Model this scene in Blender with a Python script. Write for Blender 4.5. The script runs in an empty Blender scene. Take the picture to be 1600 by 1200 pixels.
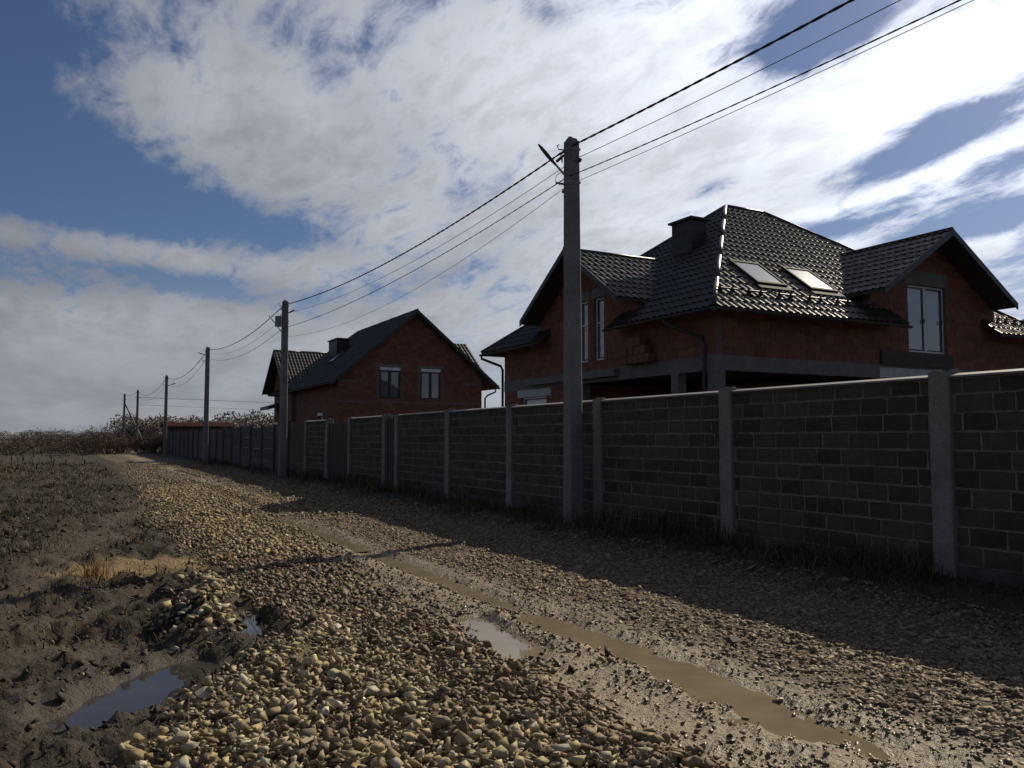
import bpy, bmesh, math, random
import numpy as np
from mathutils import Vector, Matrix

random.seed(7)
rng = np.random.default_rng(11)
scene = bpy.context.scene
COL = scene.collection
R = math.radians
# World axes: +y runs along the road away from the photographer, +x runs from the road towards the houses.

# ------------------------------------------------------------------ camera
YAW = math.atan2(.46898, .88321)
cam_d = bpy.data.cameras.new('camera')
cam_d.sensor_width = 36.0
cam_d.lens = 36.0 * 1300 / 1600
cam_d.clip_start = .05
cam_d.clip_end = 20000
cam = bpy.data.objects.new('camera', cam_d)
cam.location = (0, 0, 1.6)
cam.rotation_euler = (R(90) + math.atan(85 / 1300), 0, -YAW)
COL.objects.link(cam)
scene.camera = cam

# ------------------------------------------------------------------ sky, sun, exposure
SUN_AZ = YAW + R(42)
SUN_EL = R(34.5)
sun_dir = Vector((math.sin(SUN_AZ) * math.cos(SUN_EL), math.cos(SUN_AZ) * math.cos(SUN_EL), math.sin(SUN_EL)))
sl = bpy.data.lights.new('sun', 'SUN')
sl.energy = 4.6
sl.angle = R(.55)
sl.color = (1.0, .88, .68)
so = bpy.data.objects.new('sun', sl)
so.rotation_euler = sun_dir.to_track_quat('Z', 'Y').to_euler()
so.location = (30, 10, 40)
COL.objects.link(so)


class NT:
    """small node-tree helper: sockets are passed around as values"""
    def __init__(s, tree):
        s.t = tree
        s.n = tree.nodes
        s.n.clear()

    def new(s, typ, **kw):
        n = s.n.new(typ)
        for k, v in kw.items():
            setattr(n, k, v)
        return n

    def put(s, sock, v):
        if isinstance(v, bpy.types.NodeSocket):
            s.t.links.new(v, sock)
        else:
            if sock.type == 'RGBA' and len(v) == 3:
                v = (*v, 1)
            sock.default_value = v

    def m(s, op, a, b=None, c=None, clamp=False):
        n = s.new('ShaderNodeMath', operation=op, use_clamp=clamp)
        s.put(n.inputs[0], a)
        if b is not None:
            s.put(n.inputs[1], b)
        if c is not None:
            s.put(n.inputs[2], c)
        return n.outputs[0]

    def mix(s, f, a, b, blend='MIX'):
        n = s.new('ShaderNodeMix', data_type='RGBA', blend_type=blend)
        s.put(n.inputs['Factor'], f)
        s.put(n.inputs[6], a)
        s.put(n.inputs[7], b)
        return n.outputs[2]

    def noise(s, vec, scale, detail=4, rough=.55, dist=0., out=0, dims='3D'):
        n = s.new('ShaderNodeTexNoise', noise_dimensions=dims)
        if vec is not None:
            s.put(n.inputs['Vector'], vec)
        n.inputs['Scale'].default_value = scale
        n.inputs['Detail'].default_value = detail
        n.inputs['Roughness'].default_value = rough
        n.inputs['Distortion'].default_value = dist
        return n.outputs[out]

    def ramp(s, f, a, b, c=0., d=1., smooth=True):
        n = s.new('ShaderNodeMapRange', interpolation_type='SMOOTHSTEP' if smooth else 'LINEAR')
        s.put(n.inputs[0], f)
        for i, v in enumerate((a, b, c, d)):
            n.inputs[i + 1].default_value = v
        return n.outputs[0]


world = bpy.data.worlds.new('World')
scene.world = world
world.use_nodes = True
w = NT(world.node_tree)
sky = w.new('ShaderNodeTexSky', sky_type='NISHITA', sun_disc=False)
sky.sun_elevation = SUN_EL
sky.sun_rotation = SUN_AZ
sky.altitude = 200
sky.air_density = 1.0
sky.dust_density = .6
sky.ozone_density = 2.0
dirv = w.new('ShaderNodeTexCoord').outputs['Generated']
sep = w.new('ShaderNodeSeparateXYZ')
w.put(sep.inputs[0], dirv)
dx, dy, dz = sep.outputs
az = w.m('MULTIPLY', w.m('SUBTRACT', w.m('ARCTAN2', dx, dy), YAW), 57.2958)
el = w.m('MULTIPLY', w.m('ARCSINE', dz), 57.2958)
# cloud sheet seen in perspective
den = w.m('ADD', w.m('MAXIMUM', dz, 0.), .16)
cp = w.new('ShaderNodeCombineXYZ')
w.put(cp.inputs[0], w.m('DIVIDE', dx, den))
w.put(cp.inputs[1], w.m('DIVIDE', dy, den))
cpv = cp.outputs[0]
mp = w.new('ShaderNodeMapping')
w.put(mp.inputs['Vector'], cpv)
mp.inputs['Rotation'].default_value = (0, 0, R(-30))
mp.inputs['Scale'].default_value = (1.0, .50, 1.0)
cl = mp.outputs[0]
big = w.noise(cl, 1.3, 5, .55, .4)
fine = w.noise(cl, 3.8, 8, .62, .35)
wisp = w.noise(cl, 14., 6, .66, .4)
dens = w.m('SUBTRACT', w.m('ADD', w.m('MULTIPLY', fine, 1.05), w.m('MULTIPLY', wisp, .70)), .435)
cov = w.m('ADD', w.m('MULTIPLY', big, .42), dens)


def cloud_bank(px, py, rx, ry, rot, wt):
    """one bank (wt > 0) or clearing (wt < 0) of the weather, as azimuth / elevation in the sky"""
    a0 = math.degrees(math.atan((px - 800) / 1300))
    e0 = math.degrees(math.atan((685 - py) / 1300 * math.cos(R(a0))))
    k = .0385
    ca, sa = math.cos(R(rot)), math.sin(R(rot))
    da = w.m('SUBTRACT', az, a0)
    de = w.m('SUBTRACT', el, e0)
    x = w.m('MULTIPLY', w.m('ADD', w.m('MULTIPLY', da, ca), w.m('MULTIPLY', de, sa)), 1 / (rx * k))
    y = w.m('MULTIPLY', w.m('SUBTRACT', w.m('MULTIPLY', de, ca), w.m('MULTIPLY', da, sa)), 1 / (ry * k))
    r2 = w.m('ADD', w.m('MULTIPLY', x, x), w.m('MULTIPLY', y, y))
    return w.m('MULTIPLY', w.m('POWER', 2.71828, w.m('MULTIPLY', r2, -1.)), wt)


for args in [(-40, 190, 150, 150, 0, -.40), (160, 318, 230, 42, -8, -.42), (380, 345, 130, 26, -14, -.22), (270, 437, 140, 20, -8, -.30),
             (60, 30, 200, 60, 0, -.26), (1290, 25, 110, 48, 14, -.60), (1450, 225, 150, 30, 22, -.44),
             (1270, 358, 160, 20, 4, -.34), (1540, 340, 120, 22, 12, -.40), (690, 430, 110, 26, 14, -.26),
             (1110, 285, 60, 18, 20, -.20), (850, 5, 40, 30, 0, -.20), (1590, 240, 60, 24, 14, -.22),
             (820, 170, 450, 190, -12, .28), (330, 150, 220, 90, -20, .34), (540, 310, 260, 60, -20, .22),
             (230, 386, 420, 34, -3, .36), (200, 560, 900, 95, 0, .34), (160, 490, 420, 40, 0, .20), (1420, 115, 330, 62, 14, .40),
             (1000, 400, 380, 110, 8, .26), (1400, 285, 300, 22, 12, .26), (1000, 60, 250, 90, 0, .18), (1500, 390, 160, 16, 10, .2)]:
    cov = w.m('ADD', cov, cloud_bank(*args))
mask = w.m('MAXIMUM', w.ramp(cov, .52, .92), w.ramp(el, 0., 12., .97, 0.))
sd = w.new('ShaderNodeVectorMath', operation='DOT_PRODUCT')
w.put(sd.inputs[0], dirv)
sd.inputs[1].default_value = sun_dir
ct = w.m('MAXIMUM', sd.outputs['Value'], 0.)
# light scattered forward through the clouds: brighter all round the sun
glow = w.m('ADD', w.m('MULTIPLY', w.m('POWER', ct, 8.), 15.), w.m('MULTIPLY', w.m('POWER', ct, 3.), 6.0))
lum = w.m('ADD', glow, 4.6)
shade = w.noise(cl, 2.3, 4, .55, .4)
# thin veils glow, thick cores go grey
lum = w.m('MULTIPLY', lum, w.ramp(shade, .36, .68, 1.10, .88))
lum = w.m('MULTIPLY', lum, w.ramp(w.m('ADD', dens, w.m('MULTIPLY', w.ramp(el, 2., 11., 1., 0.), w.m('SUBTRACT', .44, dens))), .24, .68, 1.18, .86))
cc = w.new('ShaderNodeCombineXYZ')
w.put(cc.inputs[0], lum)
w.put(cc.inputs[1], w.m('MULTIPLY', lum, 1.05))
w.put(cc.inputs[2], w.m('MULTIPLY', lum, 1.16))
skyc = w.mix(1., sky.outputs[0], (.66, .72, .90), 'MULTIPLY')
wcol = w.mix(mask, skyc, cc.outputs[0])
bg = w.new('ShaderNodeBackground')
w.put(bg.inputs['Color'], wcol)
bg.inputs['Strength'].default_value = .06
wo = w.new('ShaderNodeOutputWorld')
w.t.links.new(bg.outputs[0], wo.inputs[0])

vs = scene.view_settings
vs.view_transform = 'Standard'
vs.look = 'None'
vs.exposure = 0.0
vs.gamma = 1.0
vs.use_curve_mapping = False
scene.render.engine = 'CYCLES'
scene.cycles.use_denoising = True
scene.cycles.max_bounces = 5
scene.cycles.diffuse_bounces = 3
scene.cycles.glossy_bounces = 3
scene.cycles.sample_clamp_indirect = 4.0
world.cycles.sampling_method = 'MANUAL'
world.cycles.sample_map_resolution = 512


# ------------------------------------------------------------------ materials
def material(name):
    m = bpy.data.materials.new(name)
    m.use_nodes = True
    t = NT(m.node_tree)
    b = t.new('ShaderNodeBsdfPrincipled')
    o = t.new('ShaderNodeOutputMaterial')
    t.t.links.new(b.outputs[0], o.inputs[0])
    return m, t, b


def bump(t, b, h, strength=.3, dist=.02):
    n = t.new('ShaderNodeBump')
    n.inputs['Strength'].default_value = strength
    n.inputs['Distance'].default_value = dist
    t.put(n.inputs['Height'], h)
    t.t.links.new(n.outputs[0], b.inputs['Normal'])


def rough_mat(name, c1, c2, scale=6., rough=.85, bs=.3, bd=.01, island=0., stain=None, spec=.3, obj_random=0.):
    m, t, b = material(name)
    geo = t.new('ShaderNodeNewGeometry')
    pos = geo.outputs['Position']
    a = t.noise(pos, scale, 6, .65)
    f = t.noise(pos, scale * 9, 4, .6)
    col = t.mix(t.ramp(a, .3, .7), c1, c2)
    col = t.mix(t.ramp(f, .35, .75, 0, .45), col, tuple(x * .55 for x in c1))
    if island:
        k = t.ramp(geo.outputs['Random Per Island'], 0, 1, 1 - island, 1 + island, False)
        vm = t.new('ShaderNodeVectorMath', operation='SCALE')
        t.put(vm.inputs[0], col)
        t.put(vm.inputs['Scale'], k)
        col = vm.outputs[0]
    if obj_random:
        k = t.ramp(t.new('ShaderNodeObjectInfo').outputs['Random'], 0, 1, 1 - obj_random, 1 + obj_random, False)
        vm = t.new('ShaderNodeVectorMath', operation='SCALE')
        t.put(vm.inputs[0], col)
        t.put(vm.inputs['Scale'], k)
        col = vm.outputs[0]
    if stain:
        col = t.mix(t.ramp(t.noise(pos, stain[0], 5, .6, .6), .5, .72, 0, stain[1]), col, stain[2])
    t.put(b.inputs['Base Color'], col)
    b.inputs['Roughness'].default_value = rough
    b.inputs['Specular IOR Level'].default_value = spec
    bump(t, b, t.m('ADD', a, t.m('MULTIPLY', f, .5)), bs, bd)
    return m


M = {}
M['concrete'] = rough_mat('concrete', (.165, .152, .137), (.235, .218, .20), 3., .9, .35, .008, stain=(1.7, .6, (.13, .13, .125)))
M['pole_concrete'] = rough_mat('pole_concrete', (.14, .135, .13), (.21, .20, .19), 2., .9, .35, .008, stain=(1.1, .6, (.14, .135, .13)))
M['plinth'] = rough_mat('dark_plinth', (.055, .05, .043), (.10, .092, .08), 3., .95, .5, .015)  # darker concrete tone for the foot of the fence
M['coping'] = rough_mat('coping_concrete', (.17, .165, .16), (.24, .235, .225), 3., .6, .2, .005, stain=(2.5, .5, (.25, .24, .23)))
M['block'] = rough_mat('slag_block', (.064, .055, .045), (.092, .081, .067), 11., .95, 1., .03, obj_random=.3, stain=(1.1, .35, (.10, .094, .085)))
M['block_far'] = rough_mat('slag_block_far', (.064, .055, .045), (.092, .081, .067), 11., .95, 1., .03, island=.3, stain=(1.1, .35, (.10, .094, .085)))
M['mortar'] = rough_mat('mortar', (.18, .163, .142), (.26, .238, .21), 14., .95, .9, .02, stain=(2., .6, (.13, .125, .12)))
M['panel'] = rough_mat('precast_panel', (.06, .06, .058), (.095, .093, .088), 4., .9, .4, .01, obj_random=.2)
M['clay'] = rough_mat('clay_block', (.150, .062, .041), (.205, .086, .056), 5., .9, .5, .008, island=.2, stain=(.5, .35, (.11, .066, .052)))
M['clay_mortar'] = rough_mat('clay_mortar', (.12, .085, .07), (.17, .125, .105), 10., .95, .5, .01)
M['beam'] = rough_mat('beam_concrete', (.115, .113, .105), (.165, .162, .15), 2.5, .9, .4, .01, stain=(2., .5, (.14, .13, .12)))
M['lintel'] = rough_mat('lintel_mortar', (.34, .36, .34), (.46, .48, .45), 5., .9, .6, .02)
M['dark_metal'] = rough_mat('dark_metal', (.022, .022, .024), (.035, .033, .033), 3., .5, .1, .003, spec=.4)
M['gate_metal'] = rough_mat('gate_metal', (.009, .0075, .007), (.014, .011, .010), 3., .55, .1, .003, spec=.4)
M['galv'] = rough_mat('galvanised_steel', (.16, .16, .165), (.24, .24, .245), 8., .55, .1, .003, spec=.5)
M['soffit'] = rough_mat('soffit_board', (.045, .040, .036), (.07, .062, .055), 4., .8, .2, .005)
M['ridge'] = rough_mat('ridge_cap', (.026, .023, .021), (.038, .034, .031), 6., .40, .05, .002, spec=.5)
M['chimney'] = rough_mat('chimney_cladding', (.022, .022, .024), (.034, .033, .034), 5., .5, .1, .003)
M['white_frame'] = rough_mat('white_window_frame', (.55, .56, .57), (.62, .63, .64), 5., .4, .05, .002)
M['dark_frame'] = rough_mat('dark_window_frame', (.018, .016, .018), (.026, .022, .022), 5., .4, .05, .002, spec=.5)
M['rubber'] = rough_mat('black_cable', (.012, .012, .013), (.02, .02, .021), 5., .6, .05, .002)
M['alu'] = rough_mat('aluminium_wire', (.10, .10, .105), (.14, .14, .145), 5., .5, .05, .002)
M['porcelain'] = rough_mat('porcelain', (.03, .025, .022), (.05, .04, .035), 5., .3, .05, .002, spec=.5)
M['red_tile'] = rough_mat('red_clay_tile', (.11, .035, .025), (.16, .05, .035), 4., .8, .3, .01, island=.3)
M['wood'] = rough_mat('weathered_wood', (.055, .043, .033), (.085, .067, .052), 5., .9, .4, .01)
M['far_white'] = rough_mat('far_white_wall', (.62, .62, .60), (.70, .70, .68), 1., .8, .1, .01)
M['bark'] = rough_mat('dead_twigs', (.085, .06, .045), (.14, .10, .075), 4., .9, .1, .01)
M['red_twig'] = rough_mat('reddish_twigs', (.105, .06, .045), (.145, .085, .065), 4., .9, .1, .01, island=.3)


def glass_mat(name, base, rough=.03, spec=.8):
    m, t, b = material(name)
    pos = t.new('ShaderNodeNewGeometry').outputs['Position']
    n = t.noise(pos, .9, 3, .5, .3)
    t.put(b.inputs['Base Color'], t.mix(n, tuple(x * .8 for x in base), tuple(x * 1.15 for x in base)))
    b.inputs['Roughness'].default_value = rough
    b.inputs['Specular IOR Level'].default_value = spec
    b.inputs['Coat Weight'].default_value = 1.
    b.inputs['Coat Roughness'].default_value = .02
    b.inputs['Coat IOR'].default_value = 1.6
    bump(t, b, t.noise(pos, 1.6, 2, .5), .02, .05)
    return m


M['pane'] = glass_mat('window_glass', (.15, .165, .19))
M['pane_far'] = glass_mat('window_glass_far', (.06, .07, .085))
M['skylight'] = glass_mat('skylight_glass', (.08, .09, .10), .2, .7)
M['skylight'].node_tree.nodes['Principled BSDF'].inputs['Coat Weight'].default_value = 0.
M['flashing'] = rough_mat('roof_flashing', (.018, .018, .019), (.028, .027, .027), 5., .75, .1, .003, spec=.15)


def roof_mat():
    m, t, b = material('metal_tile')
    pos = t.new('ShaderNodeNewGeometry').outputs['Position']
    a = t.noise(pos, .8, 4, .6)
    t.put(b.inputs['Base Color'], t.mix(a, (.024, .020, .0165), (.036, .030, .025)))
    t.put(b.inputs['Roughness'], t.ramp(t.noise(pos, 2.5, 4, .6), .3, .7, .36, .52))
    b.inputs['Specular IOR Level'].default_value = .27
    bump(t, b, t.m('ADD', t.m('MULTIPLY', t.noise(pos, 40, 3, .5), .05), t.noise(pos, 2.2, 3, .55)), .35, .06)
    return m


M['tile'] = roof_mat()


def attr_mat(name, rough=.85, spec=.3, scale=30., bs=.5, bd=.01, wet=True):
    """colour from a point attribute of the mesh itself (which stone, which soil), grain from noise"""
    m, t, b = material(name)
    at = t.new('ShaderNodeAttribute', attribute_name='tint')
    pos = t.new('ShaderNodeNewGeometry').outputs['Position']
    a = t.noise(pos, scale, 5, .65)
    vm = t.new('ShaderNodeVectorMath', operation='SCALE')
    t.put(vm.inputs[0], at.outputs['Color'])
    t.put(vm.inputs['Scale'], t.ramp(a, .3, .7, .72, 1.2))
    t.put(b.inputs['Base Color'], vm.outputs[0])
    if wet:
        wt = t.new('ShaderNodeAttribute', attribute_name='wet').outputs['Fac']
        t.put(b.inputs['Roughness'], t.m('ADD', t.m('MULTIPLY', wt, -.55), rough))
    else:
        b.inputs['Roughness'].default_value = rough
    b.inputs['Specular IOR Level'].default_value = spec
    bump(t, b, a, bs, bd)
    return m


M['stone'] = attr_mat('crushed_stone', .85, .3, 45., .5, .006)
M['soil'] = attr_mat('soil', .9, .35, 22., 1., .04)
M['leaf'] = attr_mat('blade', .8, .25, 20., 0., .01, wet=False)


def water_mat(name, base, rough=.02):
    m, t, b = material(name)
    pos = t.new('ShaderNodeNewGeometry').outputs['Position']
    t.put(b.inputs['Base Color'], t.mix(t.ramp(t.noise(pos, 2.2, 4, .6), .3, .7), tuple(x * .75 for x in base), base))
    b.inputs['Roughness'].default_value = rough
    b.inputs['IOR'].default_value = 1.33
    bump(t, b, t.noise(pos, 5., 2, .5), .012, .01)
    return m


M['muddy_water'] = water_mat('muddy_water', (.225, .18, .12), .04)
M['dark_water'] = water_mat('dark_water', (.05, .045, .038), .02)


# ------------------------------------------------------------------ mesh helpers (all coordinates are world coordinates)
class MB:
    def __init__(s):
        s.v = []
        s.f = []

    def add(s, vs, fs):
        o = len(s.v)
        s.v += [tuple(p) for p in vs]
        s.f += [tuple(i + o for i in f) for f in fs]
        return s

    def box(s, x0, x1, y0, y1, z0, z1):
        if x0 > x1: x0, x1 = x1, x0
        if y0 > y1: y0, y1 = y1, y0
        vs = [(x, y, z) for z in (z0, z1) for y in (y0, y1) for x in (x0, x1)]
        return s.add(vs, [(0, 2, 3, 1), (4, 5, 7, 6), (0, 1, 5, 4), (1, 3, 7, 5), (3, 2, 6, 7), (2, 0, 4, 6)])

    def frustum(s, cx, cy, z0, z1, a0, b0, a1, b1, ch=.0):
        def ring(z, a, b):
            c = ch * min(a, b)
            return [(cx + a - c, cy - b, z), (cx + a, cy - b + c, z), (cx + a, cy + b - c, z), (cx + a - c, cy + b, z),
                    (cx - a + c, cy + b, z), (cx - a, cy + b - c, z), (cx - a, cy - b + c, z), (cx - a + c, cy - b, z)]
        vs = ring(z0, a0, b0) + ring(z1, a1, b1)
        fs = [(i, (i + 1) % 8, (i + 1) % 8 + 8, i + 8) for i in range(8)]
        return s.add(vs, fs + [tuple(range(7, -1, -1)), tuple(range(8, 16))])

    def prism(s, pts, off):
        """polygon (3-D points) extruded by the vector off"""
        n = len(pts)
        off = Vector(off)
        p = [Vector(q) for q in pts]
        vs = p + [q + off for q in p]
        fs = [tuple(range(n)), tuple(range(2 * n - 1, n - 1, -1))]
        fs += [(i, i + n, (i + 1) % n + n, (i + 1) % n) for i in range(n)]
        return s.add(vs, fs)

    def tube(s, path, r, n=8, cap=True):
        p = [Vector(q) for q in path]
        rr = r if isinstance(r, (list, tuple)) else [r] * len(p)
        vs = []
        prev = None
        for i, q in enumerate(p):
            t = (p[min(i + 1, len(p) - 1)] - p[max(i - 1, 0)]).normalized()
            if prev is None:
                a = t.orthogonal().normalized()
            else:
                a = (prev - t * prev.dot(t)).normalized()
            prev = a
            b = t.cross(a)
            for k in range(n):
                g = 2 * math.pi * k / n
                vs.append(q + (a * math.cos(g) + b * math.sin(g)) * rr[i])
        fs = [(i * n + k, i * n + (k + 1) % n, (i + 1) * n + (k + 1) % n, (i + 1) * n + k) for i in range(len(p) - 1) for k in range(n)]
        if cap:
            fs += [tuple(range(n - 1, -1, -1)), tuple(range((len(p) - 1) * n, len(p) * n))]
        return s.add(vs, fs)

    def build(s, name, mat, parent=None, smooth=False, kind=None, label=None):
        base = parent_origin(parent)
        me = bpy.data.meshes.new(name)
        me.from_pydata([(x - base[0], y - base[1], z - base[2]) for x, y, z in s.v], [], s.f)
        me.materials.append(mat)
        if smooth:
            me.polygons.foreach_set('use_smooth', [True] * len(me.polygons))
        me.update()
        o = bpy.data.objects.new(name, me)
        COL.objects.link(o)
        if parent:
            o.parent = parent
        if kind: o['kind'] = kind
        if label: o['label'] = label
        return o


def parent_origin(p):
    v = Vector((0, 0, 0))
    while p:
        v += p.location
        p = p.parent
    return v


def tag(o, label=None, cat=None, group=None, kind=None):
    if label: o['label'] = label
    if cat: o['category'] = cat
    if group: o['group'] = group
    if kind: o['kind'] = kind
    return o


def thing(name, label, cat, base, group=None):
    o = bpy.data.objects.new(name, None)
    o.location = base
    o.empty_display_size = .2
    COL.objects.link(o)
    return tag(o, label, cat, group)


def fast_mesh(name, V, F, mat, attrs=None, smooth=False):
    """V (n,3), F (m,3) numpy"""
    me = bpy.data.meshes.new(name)
    me.vertices.add(len(V))
    me.vertices.foreach_set('co', np.ascontiguousarray(V, np.float32).ravel())
    k = F.shape[1]
    me.loops.add(F.size)
    me.polygons.add(len(F))
    me.loops.foreach_set('vertex_index', np.ascontiguousarray(F, np.int32).ravel())
    me.polygons.foreach_set('loop_start', np.arange(0, F.size, k, dtype=np.int32))
    if smooth:
        me.polygons.foreach_set('use_smooth', np.ones(len(F), bool))
    for nm, (typ, arr) in (attrs or {}).items():
        a = me.attributes.new(nm, typ, 'POINT')
        a.data.foreach_set('color' if typ == 'FLOAT_COLOR' else 'value', np.ascontiguousarray(arr, np.float32).ravel())
    me.update(calc_edges=True)
    me.materials.append(mat)
    o = bpy.data.objects.new(name, me)
    COL.objects.link(o)
    return o


# ------------------------------------------------------------------ terrain
def vnoise(x, y, seed=0):
    xi = np.floor(x).astype(np.int64)
    yi = np.floor(y).astype(np.int64)
    fx = x - xi
    fy = y - yi
    fx = fx * fx * (3 - 2 * fx)
    fy = fy * fy * (3 - 2 * fy)

    def h(a, b):
        n = (a * 374761393 + b * 668265263 + seed * 1442695041) & 0x7fffffff
        n = ((n ^ (n >> 13)) * 1274126177) & 0x7fffffff
        n = n ^ (n >> 16)
        return (n & 0xffff) / 65535.
    return (h(xi, yi) * (1 - fx) + h(xi + 1, yi) * fx) * (1 - fy) + (h(xi, yi + 1) * (1 - fx) + h(xi + 1, yi + 1) * fx) * fy


def fbm(x, y, oct=4, seed=0):
    s = 0
    a = .5
    for i in range(oct):
        s = s + a * vnoise(x * 2 ** i, y * 2 ** i, seed + i)
        a *= .5
    return s / (1 - .5 ** oct)          # about 0..1


def sm(x, a, b):
    t = np.clip((x - a) / (b - a), 0, 1)
    return t * t * (3 - 2 * t)


def seg_dist(x, y, pts):
    d = np.full(np.shape(x), 1e9)
    for (x0, y0), (x1, y1) in zip(pts[:-1], pts[1:]):
        ex, ey = x1 - x0, y1 - y0
        t = np.clip(((x - x0) * ex + (y - y0) * ey) / (ex * ex + ey * ey), 0, 1)
        d = np.minimum(d, np.hypot(x - x0 - t * ex, y - y0 - t * ey))
    return d


STREAKS = [(3.80, 7.2, 3.80, 11.3, .13), (3.82, 11.9, 3.76, 17.5, .15), (4.95, 36., 5.0, 47., .30), (3.75, 43., 3.8, 47., .30), (3.7, 60., 3.75, 68., .4), (5.05, 23., 5.0, 28., .22)]


def fields(x, y):
    """surface layout of the lane and the field: returns a dict of masks 0..1"""
    f = {}
    wob = (fbm(x * .7, y * .7, 3, 5) - .5)
    wob2 = (fbm(x * 2.6, y * 2.6, 3, 9) - .5)
    wob3 = (fbm(x * 7., y * 5., 3, 19) - .5)
    left = np.interp(y, [-10, 0, 3, 4.7, 5.66, 6.3, 6.9, 8.0, 9.0, 12, 17, 22, 30, 60, 120],
                     [-.8, -.6, -.25, .30, .84, 1.22, 1.50, 1.5, 1.55, 1.5, 1.3, 1.7, 2.0, 2.6, 2.2])
    f['road'] = sm(x + wob * .6 + wob2 * .5, left - .15, left + .25) * sm(-x, -8.2, -7.2 + 0 * x) 
    f['heap'] = sm(x + wob2 * .5, left - .05, left + .30) * sm(-(x + wob2 * .4), -2.95, -2.45) * sm(-(y + wob * 2), -7.9, -6.7)
    f['mid'] = sm(x + wob, left, left + .5) * sm(-x - wob, -3.7, -3.1) * sm(y + wob * 3, 11.0, 12.5) * sm(-y, -19, -16)
    f['far'] = sm(x + wob, 1.7, 2.2) * sm(-x - wob, -4.9, -4.2) * sm(y + wob * 4, 17.5, 19) * sm(-y, -32, -27)
    f['bank'] = np.exp(-(seg_dist(x, y, [(.98, 7.1), (1.08, 7.9), (1.25, 8.9)]) / .22) ** 2)
    # puddles and wheel ruts
    f['pa'] = np.exp(-(seg_dist(x, y, [(.12, 5.52), (.45, 5.95), (.82, 6.42)]) / (.26 + .14 * wob2 + .22 * wob3)) ** 4)
    f['pb'] = np.exp(-(seg_dist(x, y, [(1.37, 6.95), (1.46, 7.6), (1.50, 8.4)]) / (.12 + .06 * wob2)) ** 4)
    w1 = .02 * np.sin(y * 1.3)
    f['rut1'] = np.exp(-((x - 3.80 - w1 - .25 * sm(y, 16, 45)) / (.20 + .10 * wob2)) ** 4) * sm(-y, -75, -45)
    f['rut2'] = np.exp(-((x - 3.12 + w1) / .22) ** 2) * sm(y, 2, 3) * sm(-y, -60, -30)
    f['p1'] = np.exp(-(seg_dist(x, y, [(3.55, 3.4), (3.80, 4.4), (3.84, 5.4), (3.74, 6.6)]) / (.21 + .16 * wob2 + .30 * wob3)) ** 4)
    f['p2'] = np.exp(-(seg_dist(x, y, [(3.06, 5.6), (3.16, 6.3), (3.25, 6.8)]) / (.19 + .16 * wob2 + .30 * wob3)) ** 4)
    f['p3'] = np.clip(sum(np.exp(-(seg_dist(x, y, [(a, b), (c, d)]) / (wd * (1 + .8 * wob2 + 1.3 * wob3))) ** 4) for a, b, c, d, wd in STREAKS), 0, 1)
    f['mud'] = np.clip(np.exp(-((x - 3.48 - .12 * sm(y, 6, 9)) / (.78 - .22 * sm(y, 7, 10) + .35 * wob2)) ** 4) * sm(-y, -24, -10) + .9 * np.exp(-((x - 4.6 - .3 * sm(y, 30, 60)) / .45) ** 2) * sm(y, 15, 26), 0, 1)
    f['tan'] = np.exp(-(seg_dist(x, y, [(.35, 10.9), (.85, 11.6), (1.45, 11.4)]) / (.55 + .3 * wob2)) ** 4)
    f['track'] = np.clip(np.exp(-((x + .9 - .18 * (y - 8) + .5 * wob) / .35) ** 2) * sm(y, 5, 8) * sm(-y, -40, -10)
                         + np.exp(-((y - 8.6 - .9 * x + 1.5 * wob) / .35) ** 2) * sm(-x, -.9, -.3)
                         + np.exp(-((y - 14.2 - .5 * x + 2 * wob) / .4) ** 2) * sm(-x, -1.2, -.6)
                         + np.exp(-((y - 6.9 - .25 * x + 1.2 * wob) / .55) ** 2) * sm(-x, -.8, -.2), 0, 1)
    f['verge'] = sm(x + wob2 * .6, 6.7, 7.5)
    f['wob'], f['wob2'] = wob, wob2
    return f


def height(x, y, f=None):
    f = f or fields(x, y)
    r = np.hypot(x, y)
    field = (1 - f['road']) * (1 - f['verge'])
    n1 = fbm(x * .55, y * .55, 4, 21) - .5
    n2 = fbm(x * 3.2, y * 3.2, 4, 31) - .5
    n3 = fbm(x * 11, y * 11, 3, 41) - .5
    wet = np.clip(f['pa'] + f['pb'] + f['p1'] + f['p2'], 0, 1)
    smooth = np.clip(np.maximum(np.maximum(f['tan'] * .8, f['track'] * .85), np.exp(-(seg_dist(x, y, [(.1, 5.5), (.8, 6.4)]) / .9) ** 2) * .8), 0, 1)
    n4 = fbm(x * 26, y * 26, 2, 45) - .5
    z = field * (1 - smooth) * (.18 * n1 + .34 * n2 * sm(r, 2, 5) + .15 * n3 + .05 * n4)
    z = z + field * smooth * (.06 * n1 + .07 * n2 + .04 * n3 + .02 * n4) + field * .02
    z = z + f['road'] * (.03 * n1 + .05 * n2 * (1 - .7 * f['mud']) + .045 * n3 + .02 * n4)
    z = z + .09 * f['heap'] + .05 * f['mid'] + .05 * f['far'] + .13 * f['bank'] * (1 + n2)
    z = z - .040 * f['rut1'] - .02 * f['rut2'] + .016 * np.exp(-((x - 3.46) / .12) ** 2) * f['road'] * sm(-y, -20, -12) * (1 + 3 * n2)
    z = z + f['tan'] * .02 * np.sin((x * .55 + y * .9) * 22) * .6
    z = z + f['verge'] * (.10 + .12 * n2 + .05 * n3)
    z = z * (1 - .7 * wet) - .085 * np.clip(f['pa'] + f['pb'] * .9, 0, 1) - .045 * f['p1'] - .050 * f['p2']
    z = z * (1 - .7 * f['p3']) - .04 * f['p3']
    z = z + sm(r, 60, 400) * .3
    return z


SOIL = np.array((.046, .034, .0235))


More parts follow.
